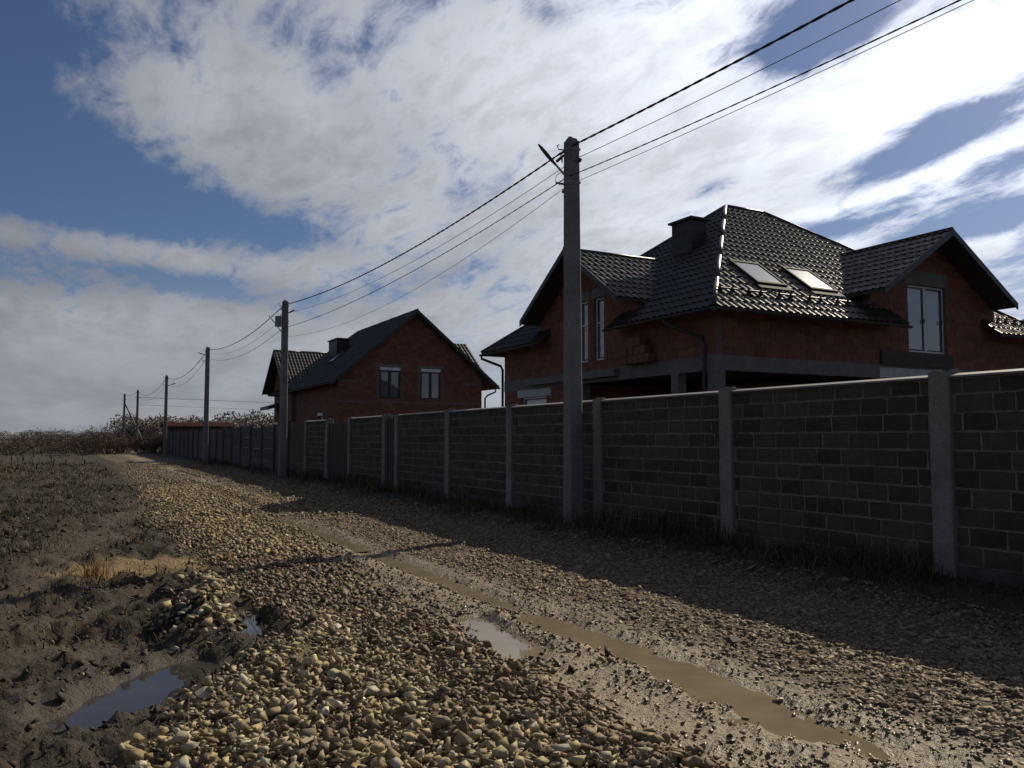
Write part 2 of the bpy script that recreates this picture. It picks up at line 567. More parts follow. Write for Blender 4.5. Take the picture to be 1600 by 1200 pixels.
def soil_colour(x, y, f):
    n = fbm(x * 1.7, y * 1.7, 4, 51)[:, None]
    n2 = fbm(x * 6, y * 6, 3, 61)[:, None]
    c = (SOIL * (1 - n) * 1.1 + np.array((.085, .062, .040)) * n)
    def lay(c, m, col):
        m = np.clip(m, 0, 1)[:, None]
        return c * (1 - m) + np.array(col) * m * (.75 + .5 * n2)
    field = (1 - f['road']) * (1 - f['verge'])
    c = c * (1 - .46 * field[:, None]) * (1 + field[:, None] * np.array((.14, .02, -.10)))
    c = lay(c, field * sm(n[:, 0], .5, .62) * .7, (.024, .026, .013))
    c = lay(c, f['track'] * field * .65, (.082, .061, .040))
    c = lay(c, f['road'] * .85, (.105, .075, .047))
    c = lay(c, f['mud'] * .9 * f['road'], (.27, .205, .125))
    c = lay(c, np.clip(f['heap'] + f['mid'] + f['far'], 0, 1) * .6, (.20, .155, .09))
    c = lay(c, f['tan'] * (1 - f['road']), (.22, .155, .075))
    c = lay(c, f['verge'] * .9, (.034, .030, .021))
    c = lay(c, np.exp(-(seg_dist(x, y, [(.1, 5.5), (.8, 6.4)]) / .75) ** 2) * .6 * field, (.05, .039, .028))
    wet = np.clip(.95 * f['mud'] * (.5 + 1.1 * n2[:, 0]) + f['pa'] + f['pb'] + f['p1'] + f['p2']
                  + .28 * field * np.exp(-(seg_dist(x, y, [(.1, 5.5), (.8, 6.4)]) / .8) ** 2) * n2[:, 0] * 2 + .35 * f['track'] * field * n2[:, 0], 0, 1)
    return c, wet


def make_ground():
    a0 = np.concatenate([np.arange(-18, 74, .26), np.arange(74, 342, 4.)])
    ang = np.radians(a0)
    rad = np.concatenate([[.35], np.geomspace(.8, 60, 350), np.geomspace(62, 6000, 90)])
    A, Rr = np.meshgrid(ang, rad)
    x = (np.sin(A) * Rr).ravel()
    y = (np.cos(A) * Rr).ravel()
    f = fields(x, y)
    z = height(x, y, f)
    c, wet = soil_colour(x, y, f)
    na, nr = len(ang), len(rad)
    i = np.arange(nr - 1)[:, None] * na
    j = np.arange(na)[None, :]
    j2 = (j + 1) % na
    F = np.stack([i + j, i + na + j, i + na + j2, i + j2], -1).reshape(-1, 4)
    V = np.stack([x, y, z], -1)
    # centre cap
    V = np.vstack([V, [[0, 0, 0]]])
    c = np.vstack([c, c[:1]])
    wet = np.append(wet, 0)
    cf = np.stack([np.full(na, len(V) - 1), np.arange(na), (np.arange(na) + 1) % na, np.full(na, len(V) - 1)], -1)
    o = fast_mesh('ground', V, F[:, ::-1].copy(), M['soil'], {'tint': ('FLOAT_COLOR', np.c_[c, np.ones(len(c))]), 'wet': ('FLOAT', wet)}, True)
    bm = bmesh.new()
    bm.from_mesh(o.data)
    bm.verts.ensure_lookup_table()
    ctr = bm.verts[len(V) - 1]
    for k in range(na):
        bm.faces.new((ctr, bm.verts[(k + 1) % na], bm.verts[k]))
    bm.normal_update()
    bm.to_mesh(o.data)
    bm.free()
    tag(o, 'muddy rutted lane and rough field of bare soil reaching the horizon', kind='structure')
    return o


ground = make_ground()


def sheet(name, pts, z, mat, label):
    mb = MB()
    mb.add([(px, py, z) for px, py in pts], [tuple(range(len(pts)))])
    o = mb.build(name, mat)
    n = o.data.polygons[0].normal
    if n.z < 0:
        o.data.flip_normals()
    return tag(o, label, kind='structure')


def blob(pts, r, n=10):
    """outline of a polyline buffered by r"""
    out = []
    P = [Vector(p) for p in pts]
    d0 = (P[1] - P[0]).normalized()
    d1 = (P[-1] - P[-2]).normalized()
    def nrm(i):
        a = P[max(i - 1, 0)]
        b = P[min(i + 1, len(P) - 1)]
        d = (b - a).normalized()
        return Vector((-d.y, d.x))
    left = [P[i] + nrm(i) * r for i in range(len(P))]
    right = [P[i] - nrm(i) * r for i in range(len(P))]
    end = [P[-1] + (nrm(len(P) - 1) * math.cos(t) + d1 * math.sin(t)) * r for t in np.linspace(.3, 2.8, n)]
    st = [P[0] + (-nrm(0) * math.cos(t) - d0 * math.sin(t)) * r for t in np.linspace(.3, 2.8, n)]
    return [tuple(p) for p in left + end + right[::-1] + st]


sheet('puddle', blob([(.12, 5.50), (.45, 5.95), (.82, 6.42)], .36), -.035, M['dark_water'], 'dark puddle in the mud left of the pale stone heap')
sheet('puddle', blob([(1.37, 6.90), (1.46, 7.6), (1.50, 8.4)], .20), -.028, M['dark_water'], 'narrow puddle behind the stone heap reflecting pale sky')
sheet('puddle', blob([(3.50, 3.2), (3.80, 4.4), (3.84, 5.4), (3.74, 6.75)], .36), -.036, M['muddy_water'], 'long brown puddle filling the wheel rut of the lane')
sheet('puddle', blob([(3.04, 5.5), (3.16, 6.3), (3.27, 6.9)], .27), -.030, M['muddy_water'], 'short pale puddle beside the brown wheel rut')
for (a_, b_, c_, d_, wd_), lab in zip(STREAKS, ('thin wet streak in the wheel rut past the brown puddle', 'long wet streak in the wheel rut beside the pale gravel',
        'bright wet streak along the lane near the far fence', 'small wet patch left of the bright streak', 'farthest wet patch where the lane narrows', 'wet streak in the shade of the fence')):
    sheet('puddle', blob([(a_, b_), ((a_ + c_) / 2, (b_ + d_) / 2), (c_, d_)], wd_ * 1.25), -.032, M['muddy_water'], lab)

# ------------------------------------------------------------------ block fence along the lane
FX = 8.51      # lane-side face of the fence
COLS = [-4.3, -.9, 2.5, 5.9, 9.3, 12.66, 16.1, 19.5, 23.2]
COURSE, BLEN, PLINTH, TOPB = .205, .402, .24, 2.255


def rough_block(seed, sx, sy, sz):
    """a slag block: box with a knocked-about, pitted outline (about 50 triangles)"""
    r = random.Random(seed)
    bm = bmesh.new()
    nx, nz = 4, 2
    front = [[None] * (nz + 1) for _ in range(nx + 1)]
    back = [[None] * (nz + 1) for _ in range(nx + 1)]
    for i in range(nx + 1):
        for k in range(nz + 1):
            edge = i in (0, nx) or k in (0, nz)
            y = sy * (i / nx) + (r.uniform(0, .012) if i == 0 else -r.uniform(0, .012) if i == nx else r.uniform(-.01, .01))
            z = sz * (k / nz) + (r.uniform(0, .010) if k == 0 else -r.uniform(0, .010) if k == nz else r.uniform(-.01, .01))
            front[i][k] = bm.verts.new(((.006 if edge else 0) + r.uniform(-.004, .004), y, z))
            if edge:
                back[i][k] = bm.verts.new((sx, y, z))
    for i in range(nx):
        for k in range(nz):
            bm.faces.new((front[i][k], front[i][k + 1], front[i + 1][k + 1], front[i + 1][k]))
    ring = [(i, 0) for i in range(nx)] + [(nx, k) for k in range(nz)] + [(i, nz) for i in range(nx, 0, -1)] + [(0, k) for k in range(nz, 0, -1)]
    for (a, b), (c, d) in zip(ring, ring[1:] + ring[:1]):
        bm.faces.new((front[a][b], front[c][d], back[c][d], back[a][b]))
    bm.normal_update()
    me = bpy.data.meshes.new('block')
    bm.to_mesh(me)
    bm.free()
    return me


def bay_rows(y0, y1, ztop, seed):
    """block rectangles (y, z, length, height) of one bay in running bond"""
    r = random.Random(seed)
    out = []
    z = PLINTH
    row = 0
    while z < ztop - .05:
        h = min(COURSE, ztop - z)
        y = y0 - (r.uniform(.05, BLEN) if row else .2)
        while y < y1 - .03:
            L = BLEN + r.uniform(-.03, .03)
            if r.random() < .08:
                L *= .55
            a, b = max(y, y0), min(y + L, y1)
            if b - a > .06:
                out.append((a + .008, z + .007 + r.uniform(-.003, .003), b - a - .016, h - .014))
            y += L
        z += h
        row += 1
    return out


def column(parent, y, top=2.33, w=.125, mat='concrete', proud=.055):
    mb = MB()
    mb.frustum(FX + .07, y, -.2, top, .07 + proud, w, .07 + proud, w, .10)
    # broken mortar on top
    rr = random.Random(int(y * 10))
    for k in range(4):
        a = rr.uniform(-.1, .1)
        b = rr.uniform(-.1, .1)
        mb.frustum(FX + .07 + a * .6, y + b, top - .004, top + rr.uniform(.012, .03), .04, .045, .03, .03, .3)
    o = mb.build('column', M[mat], parent)
    o.rotation_euler = (rr.uniform(-.0015, .0015), rr.uniform(-.004, .004), 0)
    return o


def coping(parent, y0, y1, z=2.262, zt=2.315):
    mb = MB()
    x0, x1 = FX - .05, FX + .22
    mb.prism([(x0, y0, z), (x0, y0, z + .022), (FX + .08, y0, zt), (x1, y0, z + .022), (x1, y0, z)], (0, y1 - y0, 0))
    return mb.build('coping', M['coping'], parent)


block_variants = {}


def fence_run(cols, label, singles, far_from, smooth_panel=False):
    root = thing('block_fence', label, 'fence', (FX + .1, cols[0], 0), None)
    mb = MB()
    mb.box(FX - .012, FX + .20, cols[0], cols[-1], -.2, PLINTH)
    mb.build('plinth', M['plinth'], root)
    far = MB()
    n = 0
    back = MB()
    for bi, (c0, c1) in enumerate(zip(cols[:-1], cols[1:])):
        y0, y1 = c0 + .125, c1 - .125
        back.box(FX + .012, FX + .185, y0, y1, PLINTH - .001, TOPB + .004)
        coping(root, y0 - .01, y1 + .01)
        rows = bay_rows(y0, y1, TOPB, bi * 17 + int(c0 * 10))
        rows.sort(key=lambda q: q[0])
        for a, z, L, h in rows:
            if singles and c1 > 5 and a + L > 4.8 and n < 300:
                key = (round(L / .04), round(h / .02), random.randrange(3))
                if key not in block_variants:
                    block_variants[key] = rough_block(hash(key) & 0xffff, .05, round(L / .04) * .04 if abs(L - .386) > .04 else .386, h)
                    block_variants[key].materials.append(M['block'])
                me = block_variants[key]
                o = bpy.data.objects.new('block', me)
                o.location = (FX + random.uniform(-.006, .001), a, z)
                o.rotation_euler = (random.gauss(0, .005), 0, random.gauss(0, .005))
                ext = max(v.co.y for v in me.vertices)
                o.scale = (1, min(L / ext, 1.15), 1)
                COL.objects.link(o)
                o.parent = root
                o.location = o.location - root.location
                n += 1
            else:
                x = FX + random.uniform(-.004, .004)
                c = [random.uniform(0, .010) for _ in range(8)]
                vs = [(x, a + c[0], z + c[1]), (x, a + L - c[2], z + c[3]), (x, a + L - c[4], z + h - c[5]), (x, a + c[6], z + h - c[7])]
                far.add(vs + [(x + .05, p[1], p[2]) for p in vs], [(0, 3, 2, 1), (0, 1, 5, 4), (1, 2, 6, 5), (2, 3, 7, 6), (3, 0, 4, 7)])
    back.build('mortar', M['mortar'], root)
    if far.v:
        far.build('blocks', M['block_far'], root, kind='stuff')
    for c in cols:
        column(root, c)
    return root


fence_run(COLS, 'grey block fence with concrete columns in front of the nearest brick house', True, 16)
fence_run([24.3, 27.9], 'short block fence bay between the dark wicket and the dark wide gate', False, 0)
fence_run([30.75, 33.9], 'block fence bay just past the dark wide gate', False, 0)


def sheet_gate(y0, y1, top, label, cat, name):
    g = thing(name, label, cat, (FX + .1, (y0 + y1) / 2, 0))
    y = y0 + .04
    fr = MB()
    fr.box(FX + .04, FX + .09, y0 + .02, y1 - .02, top - .06, top)
    fr.box(FX + .04, FX + .09, y0 + .02, y1 - .02, .12, .18)
    fr.box(FX + .04, FX + .09, y0 + .02, y0 + .07, .1801, top - .0601)
    fr.box(FX + .04, FX + .09, y1 - .07, y1 - .02, .1801, top - .0601)
    fr.build('frame', M['gate_metal'], g)
    k = 0
    while y < y1 - .06:
        b = min(y + .2, y1 - .04)
        p = MB()
        xs = FX + .028
        prof = [(0, 0), (.05, 0), (.07, .018), (.13, .018), (.15, 0), (.2, 0)]
        pts = [(xs - d, y + min(a, b - y), .1) for a, d in prof] + [(xs + .008, b, .1), (xs + .008, y, .1)]
        p.prism(pts, (0, 0, top - .12))
        p.build('panel', M['gate_metal'], g)
        y = b + .003
        k += 1
    hd = MB()
    hd.tube([(FX - .0, y1 - .16, 1.0), (FX - .05, y1 - .16, 1.02), (FX - .05, y1 - .16, 1.14), (FX, y1 - .16, 1.16)], .009, 6)
    hd.build('handle', M['dark_metal'], g)
    return g


sheet_gate(23.33, 24.17, 2.2, 'narrow dark metal wicket between two fence columns', 'gate', 'wicket_gate')
sheet_gate(28.03, 30.62, 2.15, 'wide dark metal gate in front of the farther house', 'gate', 'yard_gate')

# precast panel fence carrying on to the far end
pf = thing('panel_fence', 'long dark precast concrete fence running away behind the second utility pole', 'fence', (FX + .1, 34, 0))
cols = list(np.arange(34.15, 92.6, 2.92))
for i, c in enumerate(cols):
    mb = MB()
    mb.frustum(FX + .07, c, -.2, 2.30 + .04 * math.sin(i * 2.1), .10, .085, .10, .085, .12)
    mb.build('column', M['panel'], pf)
for i, (a, b) in enumerate(zip(cols[:-1], cols[1:])):
    t = 2.17 + .05 * math.sin(i * 1.7)
    for k in range(4):
        z0 = .02 + k * t / 4
        mb = MB()
        mb.box(FX + .05, FX + .11, a + .086, b - .086, z0, z0 + t / 4 - .012)
        mb.build('panel', M['wood' if i == 0 else 'panel'], pf)


# ------------------------------------------------------------------ roofs and walls
def tile_face(mb, o, e, poly, per=.25, step=.40, slope_up=None, amp=.040, lip=.024):
    """pressed metal tile sheet: o = origin on the eave, e = unit vector along it, slope_up = unit vector up the slope,
    poly = convex outline in (along, up) coordinates"""
    o, e, s = Vector(o), Vector(e).normalized(), Vector(slope_up).normalized()
    n = e.cross(s)
    if n.z < 0:
        n = -n
    A = [p[0] for p in poly]
    B = [p[1] for p in poly]
    a0 = math.floor(min(A) / per) * per
    na = int(math.ceil((max(A) - a0) / per)) * 6
    b0 = math.floor(min(B) / step) * step
    nb = int(math.ceil((max(B) - b0) / step))
    aa = a0 + np.arange(na + 1) * per / 6
    prof = amp * np.array([0, .12, .62, 1., .62, .12])
    hz = prof[np.arange(na + 1) % 6]
    bm = bmesh.new()
    prev = None
    for k in range(nb):
        rows = [(b0 + k * step, lip, 1.), (b0 + k * step + step * .55, lip * .38, 1.0), (b0 + (k + 1) * step - .004, 0, .9)]
        for bb, l, mlt in rows:
            ring = [bm.verts.new((a, bb - (.02 if l == lip else 0) * (h / amp), h * mlt + l)) for a, h in zip(aa, hz)]
            if prev:
                for i in range(na):
                    bm.faces.new((prev[i], prev[i + 1], ring[i + 1], ring[i]))
            prev = ring
    area = sum(A[i] * B[(i + 1) % len(A)] - A[(i + 1) % len(A)] * B[i] for i in range(len(A)))
    P = list(poly) if area > 0 else list(poly)[::-1]
    for (x0, y0), (x1, y1) in zip(P, P[1:] + P[:1]):
        d = Vector((x1 - x0, y1 - y0, 0)).normalized()
        nn = Vector((d.y, -d.x, 0))
        bmesh.ops.bisect_plane(bm, geom=bm.verts[:] + bm.edges[:] + bm.faces[:], plane_co=(x0, y0, 0), plane_no=nn, clear_outer=True)
    bm.verts.index_update()
    vs = [o + e * v.co.x + s * v.co.y + n * v.co.z for v in bm.verts]
    flip = e.cross(s).z < 0
    fs = [tuple(v.index for v in (reversed(f.verts) if flip else f.verts)) for f in bm.faces]
    mb.add(vs, fs)
    bm.free()


def roof_plane(mb, slab, pts, e, up, per=.25, th=.10):
    """one convex roof plane given by its 3-D outline; first point is on the eave"""
    o = Vector(pts[0])
    e = Vector(e).normalized()
    up = Vector(up).normalized()
    poly = [((Vector(p) - o).dot(e), (Vector(p) - o).dot(up)) for p in pts]
    tile_face(mb, o, e, poly, per, slope_up=up)
    slab.prism([Vector(p) - Vector((0, 0, .006)) for p in pts], (0, 0, -th))


def cap_line(mb, p, q, r=.060):
    """half-round ridge cap made of overlapping lengths"""
    p, q = Vector(p), Vector(q)
    L = (q - p).length
    n = max(1, int(L / 1.95))
    for i in range(n):
        a = p.lerp(q, i / n)
        b = p.lerp(q, (i + 1.03) / n if i < n - 1 else 1)
        mb.tube([a, b], [r * 1.04, r * .98], 10)


def gutter(parent, p, q, r=.065):
    mb = MB()
    p, q = Vector(p), Vector(q)
    d = (q - p).normalized()
    side = d.cross(Vector((0, 0, 1))).normalized()
    ring = []
    for k in range(7):
        g = math.pi + math.pi * k / 6
        ring.append(side * math.cos(g) * r + Vector((0, 0, 1)) * math.sin(g) * r)
    inner = [v * .88 for v in ring[::-1]]
    mb.prism([p + v for v in ring + inner], q - p)
    return mb.build('gutter', M['dark_metal'], parent)


def cut_intervals(a0, a1, cuts):
    iv = [(a0, a1)]
    for c0, c1 in cuts:
        nx = []
        for s, t in iv:
            if c1 <= s or c0 >= t:
                nx.append((s, t))
            else:
                if c0 - s > .02: nx.append((s, c0))
                if t - c1 > .02: nx.append((c1, t))
        iv = nx
    return iv


def clay_wall(bricks, backing, axis, plane, a0, a1, z0, z1, rng_fn=None, openings=(), out=-1, thick=.25, seed=0, bl=.375, bh=.245):
    """running-bond hollow-block wall; openings = (a0, a1, z0, z1); axis = the horizontal axis it runs along"""
    r = random.Random(seed)
    zs = set(np.arange(z0, z1, bh).round(4)) | {round(z1, 4)}
    for o in openings:
        for z in o[2:]:
            if z0 < z < z1:
                zs.add(round(z, 4))
    zs = sorted(zs)
    for za, zb in zip(zs[:-1], zs[1:]):
        if zb - za < .02:
            continue
        zm = (za + zb) / 2
        s, t = (a0, a1) if rng_fn is None else rng_fn(za + .01)
        s, t = max(s, a0), min(t, a1)
        if t - s < .05:
            continue

        def lid(a):
            """top of the row at a: the course, or the rake where that is lower"""
            if rng_fn is None:
                return zb
            lo, hi = rng_fn(za)
            lo2, hi2 = rng_fn(zb)
            f = 1.
            if a < lo2: f = min(f, (a - lo) / max(lo2 - lo, 1e-6))
            if a > hi2: f = min(f, (hi - a) / max(hi - hi2, 1e-6))
            return za + (zb - za) * max(min(f, 1.), 0.)

        def piece(mb, b0, b1, q0, q1, m):
            l, rr_ = lid(b0) - m, lid(b1) - m
            z_ = za + m
            if max(l, rr_) < z_ + .012:
                return
            l, rr_ = max(l, z_ + .004), max(rr_, z_ + .004)
            pts = [(b0, z_), (b1, z_), (b1, rr_), (b0, l)]
            if axis == 'y':
                mb.prism([(q0, p, z) for p, z in pts], (q1 - q0, 0, 0))
            else:
                mb.prism([(p, q0, z) for p, z in pts], (0, q1 - q0, 0))
        row = int(round((zm - z0) / bh - .5))
        for c, d in cut_intervals(s, t, [o[:2] for o in openings if o[2] < zm < o[3]]):
            p0, p1 = plane - out * .012, plane - out * thick
            x = a0 + (row % 2) * bl / 2 - bl
            while x < d:
                b0, b1 = max(x, c), min(x + bl, d)
                if b1 - b0 > .005:
                    piece(backing, b0, b1, p0, p1, 0.)
                if b1 - b0 > .04:
                    j = r.uniform(-.003, .003)
                    piece(bricks, b0 + .006, b1 - .006, plane + j, plane - out * .011, .006)
                x += bl


def window(parent, axis, plane, a0, a1, z0, z1, out=-1, leaves=2, frame='white_frame', pane='pane', recess=.09, name='window', hbars=()):
    """framed window: window > pane (one per leaf), handle"""
    fw = .055

    def bx(mb, s, t, za, zb, d0, d1):
        p0, p1 = plane - out * d0, plane - out * d1
        if axis == 'y': mb.box(p0, p1, s, t, za, zb)
        else: mb.box(s, t, p0, p1, za, zb)
    f = MB()
    bx(f, a0, a0 + fw, z0, z1, recess, recess + .07)
    bx(f, a1 - fw, a1, z0, z1, recess, recess + .07)
    bx(f, a0 + fw + .0005, a1 - fw - .0005, z0, z0 + fw, recess + .001, recess + .07)
    bx(f, a0 + fw + .0005, a1 - fw - .0005, z1 - fw, z1, recess + .001, recess + .07)
    w_ = (a1 - a0 - 2 * fw) / leaves
    for i in range(1, leaves):
        m = a0 + fw + w_ * i
        bx(f, m - .055, m + .055, z0 + fw + .0005, z1 - fw - .0005, recess - .004, recess + .07)
    for zb in hbars:
        bx(f, a0 + fw + .0005, a1 - fw - .0005, zb - .02, zb + .02, recess + .002, recess + .06)
    wn = f.build(name, M[frame], parent)
    for i in range(leaves):
        s = a0 + fw + w_ * i + (.056 if i else 0)
        t = a0 + fw + w_ * (i + 1) - (.056 if i < leaves - 1 else 0)
        # sash frame round each leaf
        sf = MB()
        for q in ((s, s + .045, z0 + fw, z1 - fw), (t - .045, t, z0 + fw, z1 - fw), (s + .0455, t - .0455, z0 + fw, z0 + fw + .05), (s + .0455, t - .0455, z1 - fw - .05, z1 - fw)):
            bx(sf, q[0], q[1], q[2], q[3], recess + .02, recess + .06)
        sf.build('sash', M['dark_frame'], wn)
        p = MB()
        bx(p, s + .01, t - .01, z0 + fw + .01, z1 - fw - .01, recess + .035, recess + .05)
        p.build('pane', M[pane], wn)
    return wn


def downpipe(parent, pts, r=.05):
    mb = MB()
    mb.tube(pts, r, 8)
    return mb.build('downpipe', M['dark_metal'], parent, True)


def chimney(parent, x0, x1, y0, y1, z0, z1):
    mb = MB()
    z = z0
    while z < z1 - .01:
        zz = min(z + .32, z1)
        mb.box(x0 + .004, x1 - .004, y0 + .004, y1 - .004, z, zz - .012)
        mb.box(x0 + .012, x1 - .012, y0 + .012, y1 - .012, zz - .0118, zz - .0002)
        z = zz
    c = mb.build('chimney', M['chimney'], parent)
    mb = MB()
    mb.prism([(x0 - .09, y0 - .09, z1), (x1 + .09, y0 - .09, z1), (x1 + .09, y1 + .09, z1), (x0 - .09, y1 + .09, z1)], (0, 0, .07))
    mb.frustum((x0 + x1) / 2, (y0 + y1) / 2, z1 + .0702, z1 + .13, (x1 - x0) / 2 + .09, (y1 - y0) / 2 + .09, (x1 - x0) / 2 - .1, (y1 - y0) / 2 - .1, .05)
    mb.build('chimney_cap', M['chimney'], c)
    return c


# ------------------------------------------------------------------ nearest house: hipped roof, two cross gables, corner porch
def house_near():
    H = thing('brick_house', 'unfinished brick house with dark tiled hip roof and two roof windows, nearest the viewer', 'house', (21.4, 22.3, 0))
    X0, X1, Y0, Y1 = 14.0, 28.8, 15.7, 28.9           # eaves
    ZE, ZR, YR, XA, XB = 4.88, 9.86, 22.3, 20.5, 22.3
    sx = (ZR - ZE) / (XA - X0)
    sy = (ZR - ZE) / (YR - Y0)
    wx0, wx1, wy0, wy1 = 14.6, 28.2, 16.35, 28.1      # walls
    zx = lambda x: ZE + (x - X0) * sx
    zy = lambda y: ZE + (y - Y0) * sy
    slab = MB()
    road, side, back, far = MB(), MB(), MB(), MB()
    upx = (1, 0, sx)
    upy = (0, 1, sy)
    gy, gyp, gs, gh = 22.55, 7.66, .67, 2.95            # lane-side gable: centre, peak, slope, half width
    hx, hxp, hs, hh = 23.25, 7.86, .65, 3.12            # end gable
    c0, c1 = 20.47, 24.63                               # eave cut for the lane-side gable
    k0, k1 = 21.35, 25.72
    hipx = lambda y: X0 + (y - Y0) * (XA - X0) / (YR - Y0)
    # lane face, in convex pieces round the gable
    xr = 15.2
    P = lambda x, y: (x, y, zx(x))
    roof_plane(road, slab, [P(X0, Y0), P(X0, c0), P(hipx(c0), c0)], (0, 1, 0), upx)
    roof_plane(road, slab, [P(xr, c0), P(xr, c1), P(X0 + (Y1 - c1) * (XA - X0) / (Y1 - YR), c1), P(XA, YR), P(hipx(c0), c0)], (0, 1, 0), upx)
    roof_plane(road, slab, [P(X0, c1), P(X0, Y1), P(X0 + (Y1 - c1) * (XA - X0) / (Y1 - YR), c1)], (0, 1, 0), upx)
    # end face towards the viewer
    Q = lambda x, y: (x, y, zy(y))
    hipyl = lambda x: Y0 + (x - X0) * (YR - Y0) / (XA - X0)
    hipyr = lambda x: Y0 + (X1 - x) * (YR - Y0) / (X1 - XB)
    ym = 17.0
    roof_plane(side, slab, [Q(X0, Y0), Q(k0, Y0), Q(k0, YR), Q(XA, YR)], (1, 0, 0), upy)
    roof_plane(side, slab, [Q(k0, ym), Q(k1, ym), Q(k1, hipyr(k1)), Q(XB, YR), Q(k0, YR)], (1, 0, 0), upy)
    roof_plane(side, slab, [Q(k1, Y0), Q(X1, Y0), Q(k1, hipyr(k1))], (1, 0, 0), upy)
    # faces away from the viewer
    roof_plane(back, slab, [(X1, Y1, ZE), (X1, Y0, ZE), (XB, YR, ZR)], (0, -1, 0), (-(X1 - XB), 0, ZR - ZE), .42)
    roof_plane(far, slab, [(X1, Y1, ZE), (X0, Y1, ZE), (XA, YR, ZR), (XB, YR, ZR)], (-1, 0, 0), (0, -(Y1 - YR), ZR - ZE), .42)
    # gable roofs
    lane_g, end_g = MB(), MB()
    fx = 13.85
    for sgn in (-1, 1):
        ye = gy + sgn * gh
        ze = gyp - gs * gh
        xi = X0 + (gyp - ZE) / sx
        xe = X0 + (ze - ZE) / sx
        roof_plane(lane_g, slab, [(fx, ye, ze), (xe + .15, ye, ze), (xi + .1, gy, gyp), (fx, gy, gyp)], (1, 0, 0), (0, -sgn, gs), th=.09)
    fy = 15.55
    for sgn in (-1, 1):
        xe_ = hx + sgn * hh
        ze = hxp - hs * hh
        yi = Y0 + (hxp - ZE) / sy
        ye = Y0 + (ze - ZE) / sy
        roof_plane(end_g, slab, [(xe_, fy, ze), (xe_, ye + .15, ze), (hx, yi + .1, hxp), (hx, fy, hxp)], (0, 1, 0), (-sgn, 0, hs), th=.09)
    r = road.build('roof', M['tile'], H)
    side.build('roof', M['tile'], H, label='tiled roof slope with two roof windows, glinting in the sun')
    back.build('roof', M['tile'], H)
    far.build('roof', M['tile'], H)
    lane_g.build('gable_roof', M['tile'], H)
    end_g.build('gable_roof', M['tile'], H)
    slab.build('soffit', M['soffit'], H)
    caps = MB()
    up = .045
    for p, q in (((X0, Y0, ZE + up), (XA, YR, ZR + up)), ((XA, YR, ZR + up), (XB, YR, ZR + up)), ((XB, YR, ZR + up), (X1, Y0, ZE + up)),
                 ((X0, Y1, ZE + up), (XA, YR, ZR + up)), ((X1, Y1, ZE + up), (XB, YR, ZR + up)),
                 ((fx, gy, gyp + .03), (X0 + (gyp - ZE) / sx, gy, gyp + .03)), ((hx, fy, hxp + .03), (hx, Y0 + (hxp - ZE) / sy, hxp + .03))):
        caps = MB()
        cap_line(caps, p, q)
        caps.build('ridge_cap', M['ridge'], H, True)
    # bargeboards
    for sgn in (-1, 1):
        ye, ze = gy + sgn * gh, gyp - gs * gh
        MB().prism([(fx - .02, gy, gyp + .035), (fx - .02, ye, ze + .035), (fx - .02, ye, ze - .17), (fx - .02, gy, gyp - .17)], (.035, 0, 0)).build('bargeboard', M['dark_metal'], H)
        xe_, ze = hx + sgn * hh, hxp - hs * hh
        MB().prism([(hx, fy - .02, hxp + .035), (xe_, fy - .02, ze + .035), (xe_, fy - .02, ze - .17), (hx, fy - .02, hxp - .17)], (0, .035, 0)).build('bargeboard', M['dark_metal'], H)
    gz = ZE - .05
    gutter(H, (X0 - .05, Y0, gz), (X0 - .05, c0, gz))
    gutter(H, (X0 - .05, c1, gz), (X0 - .05, Y1, gz))
    gutter(H, (X0, Y0 - .05, gz), (k0, Y0 - .05, gz))
    gutter(H, (k1, Y0 - .05, gz), (X1, Y0 - .05, gz))
    # walls
    br, bk = MB(), MB()
    ztop = ZE + .25
    gy_fn = lambda z: (gy - (gyp - .1 - z) / gs, gy + (gyp - .1 - z) / gs)
    hx_fn = lambda z: (hx - (hxp - .1 - z) / hs, hx + (hxp - .1 - z) / hs)
    wl1 = (21.40, 21.94, 4.05, 6.03)
    wl2 = (22.31, 22.85, 4.05, 6.03)
    wg = (24.95, 26.75, 1.0, 3.08)
    wd = (22.18, 23.95, 4.20, 6.26)
    zb0, zb1 = 3.36, 3.76
    # lane wall: above the ring beam, then the gable, then the ground floor
    clay_wall(br, bk, 'y', wx0, wy0, wy1, zb1, ztop, None, [wl1, wl2, (c0, c1, 4.05, ztop)], seed=1)
    clay_wall(br, bk, 'y', wx0 + .001, c0, c1, 4.05, 7.6, gy_fn, [wl1, wl2], seed=2)
    clay_wall(br, bk, 'y', wx0 + .002, c0 - .75, c0, ztop, 7.6, gy_fn, [], seed=3)
    clay_wall(br, bk, 'y', wx0 + .002, c1, c1 + .75, ztop, 7.6, gy_fn, [], seed=4)
    clay_wall(br, bk, 'y', wx0, 22.9, wy1, 0.0, zb0, None, [wg, (24.6, 27.05, 3.08, 3.40)], seed=5)
    # end wall
    clay_wall(br, bk, 'x', wy0, wx0 + .251, wx1, zb1, ztop, None, [wd, (k0, k1, 4.2, ztop)], seed=6)
    clay_wall(br, bk, 'x', wy0 + .001, k0, k1, 4.2, 7.8, hx_fn, [wd], seed=7)
    clay_wall(br, bk, 'x', wy0 + .002, k0 - .85, k0, ztop, 7.8, hx_fn, [], seed=8)
    clay_wall(br, bk, 'x', wy0 + .002, k1, k1 + .7, ztop, 7.8, hx_fn, [], seed=9)
    clay_wall(br, bk, 'x', wy0, 20.8, wx1, 0., zb0, None, [], seed=10)
    # recessed porch walls, far and back walls
    clay_wall(br, bk, 'y', 19.0, wy0 + 2.6, 22.9, 0., zb0, None, [(19.8, 20.8, 0., 2.6)], seed=11)
    clay_wall(br, bk, 'x', wy0 + 2.6, 19.0, 20.8, 0., zb0, None, [], seed=12)
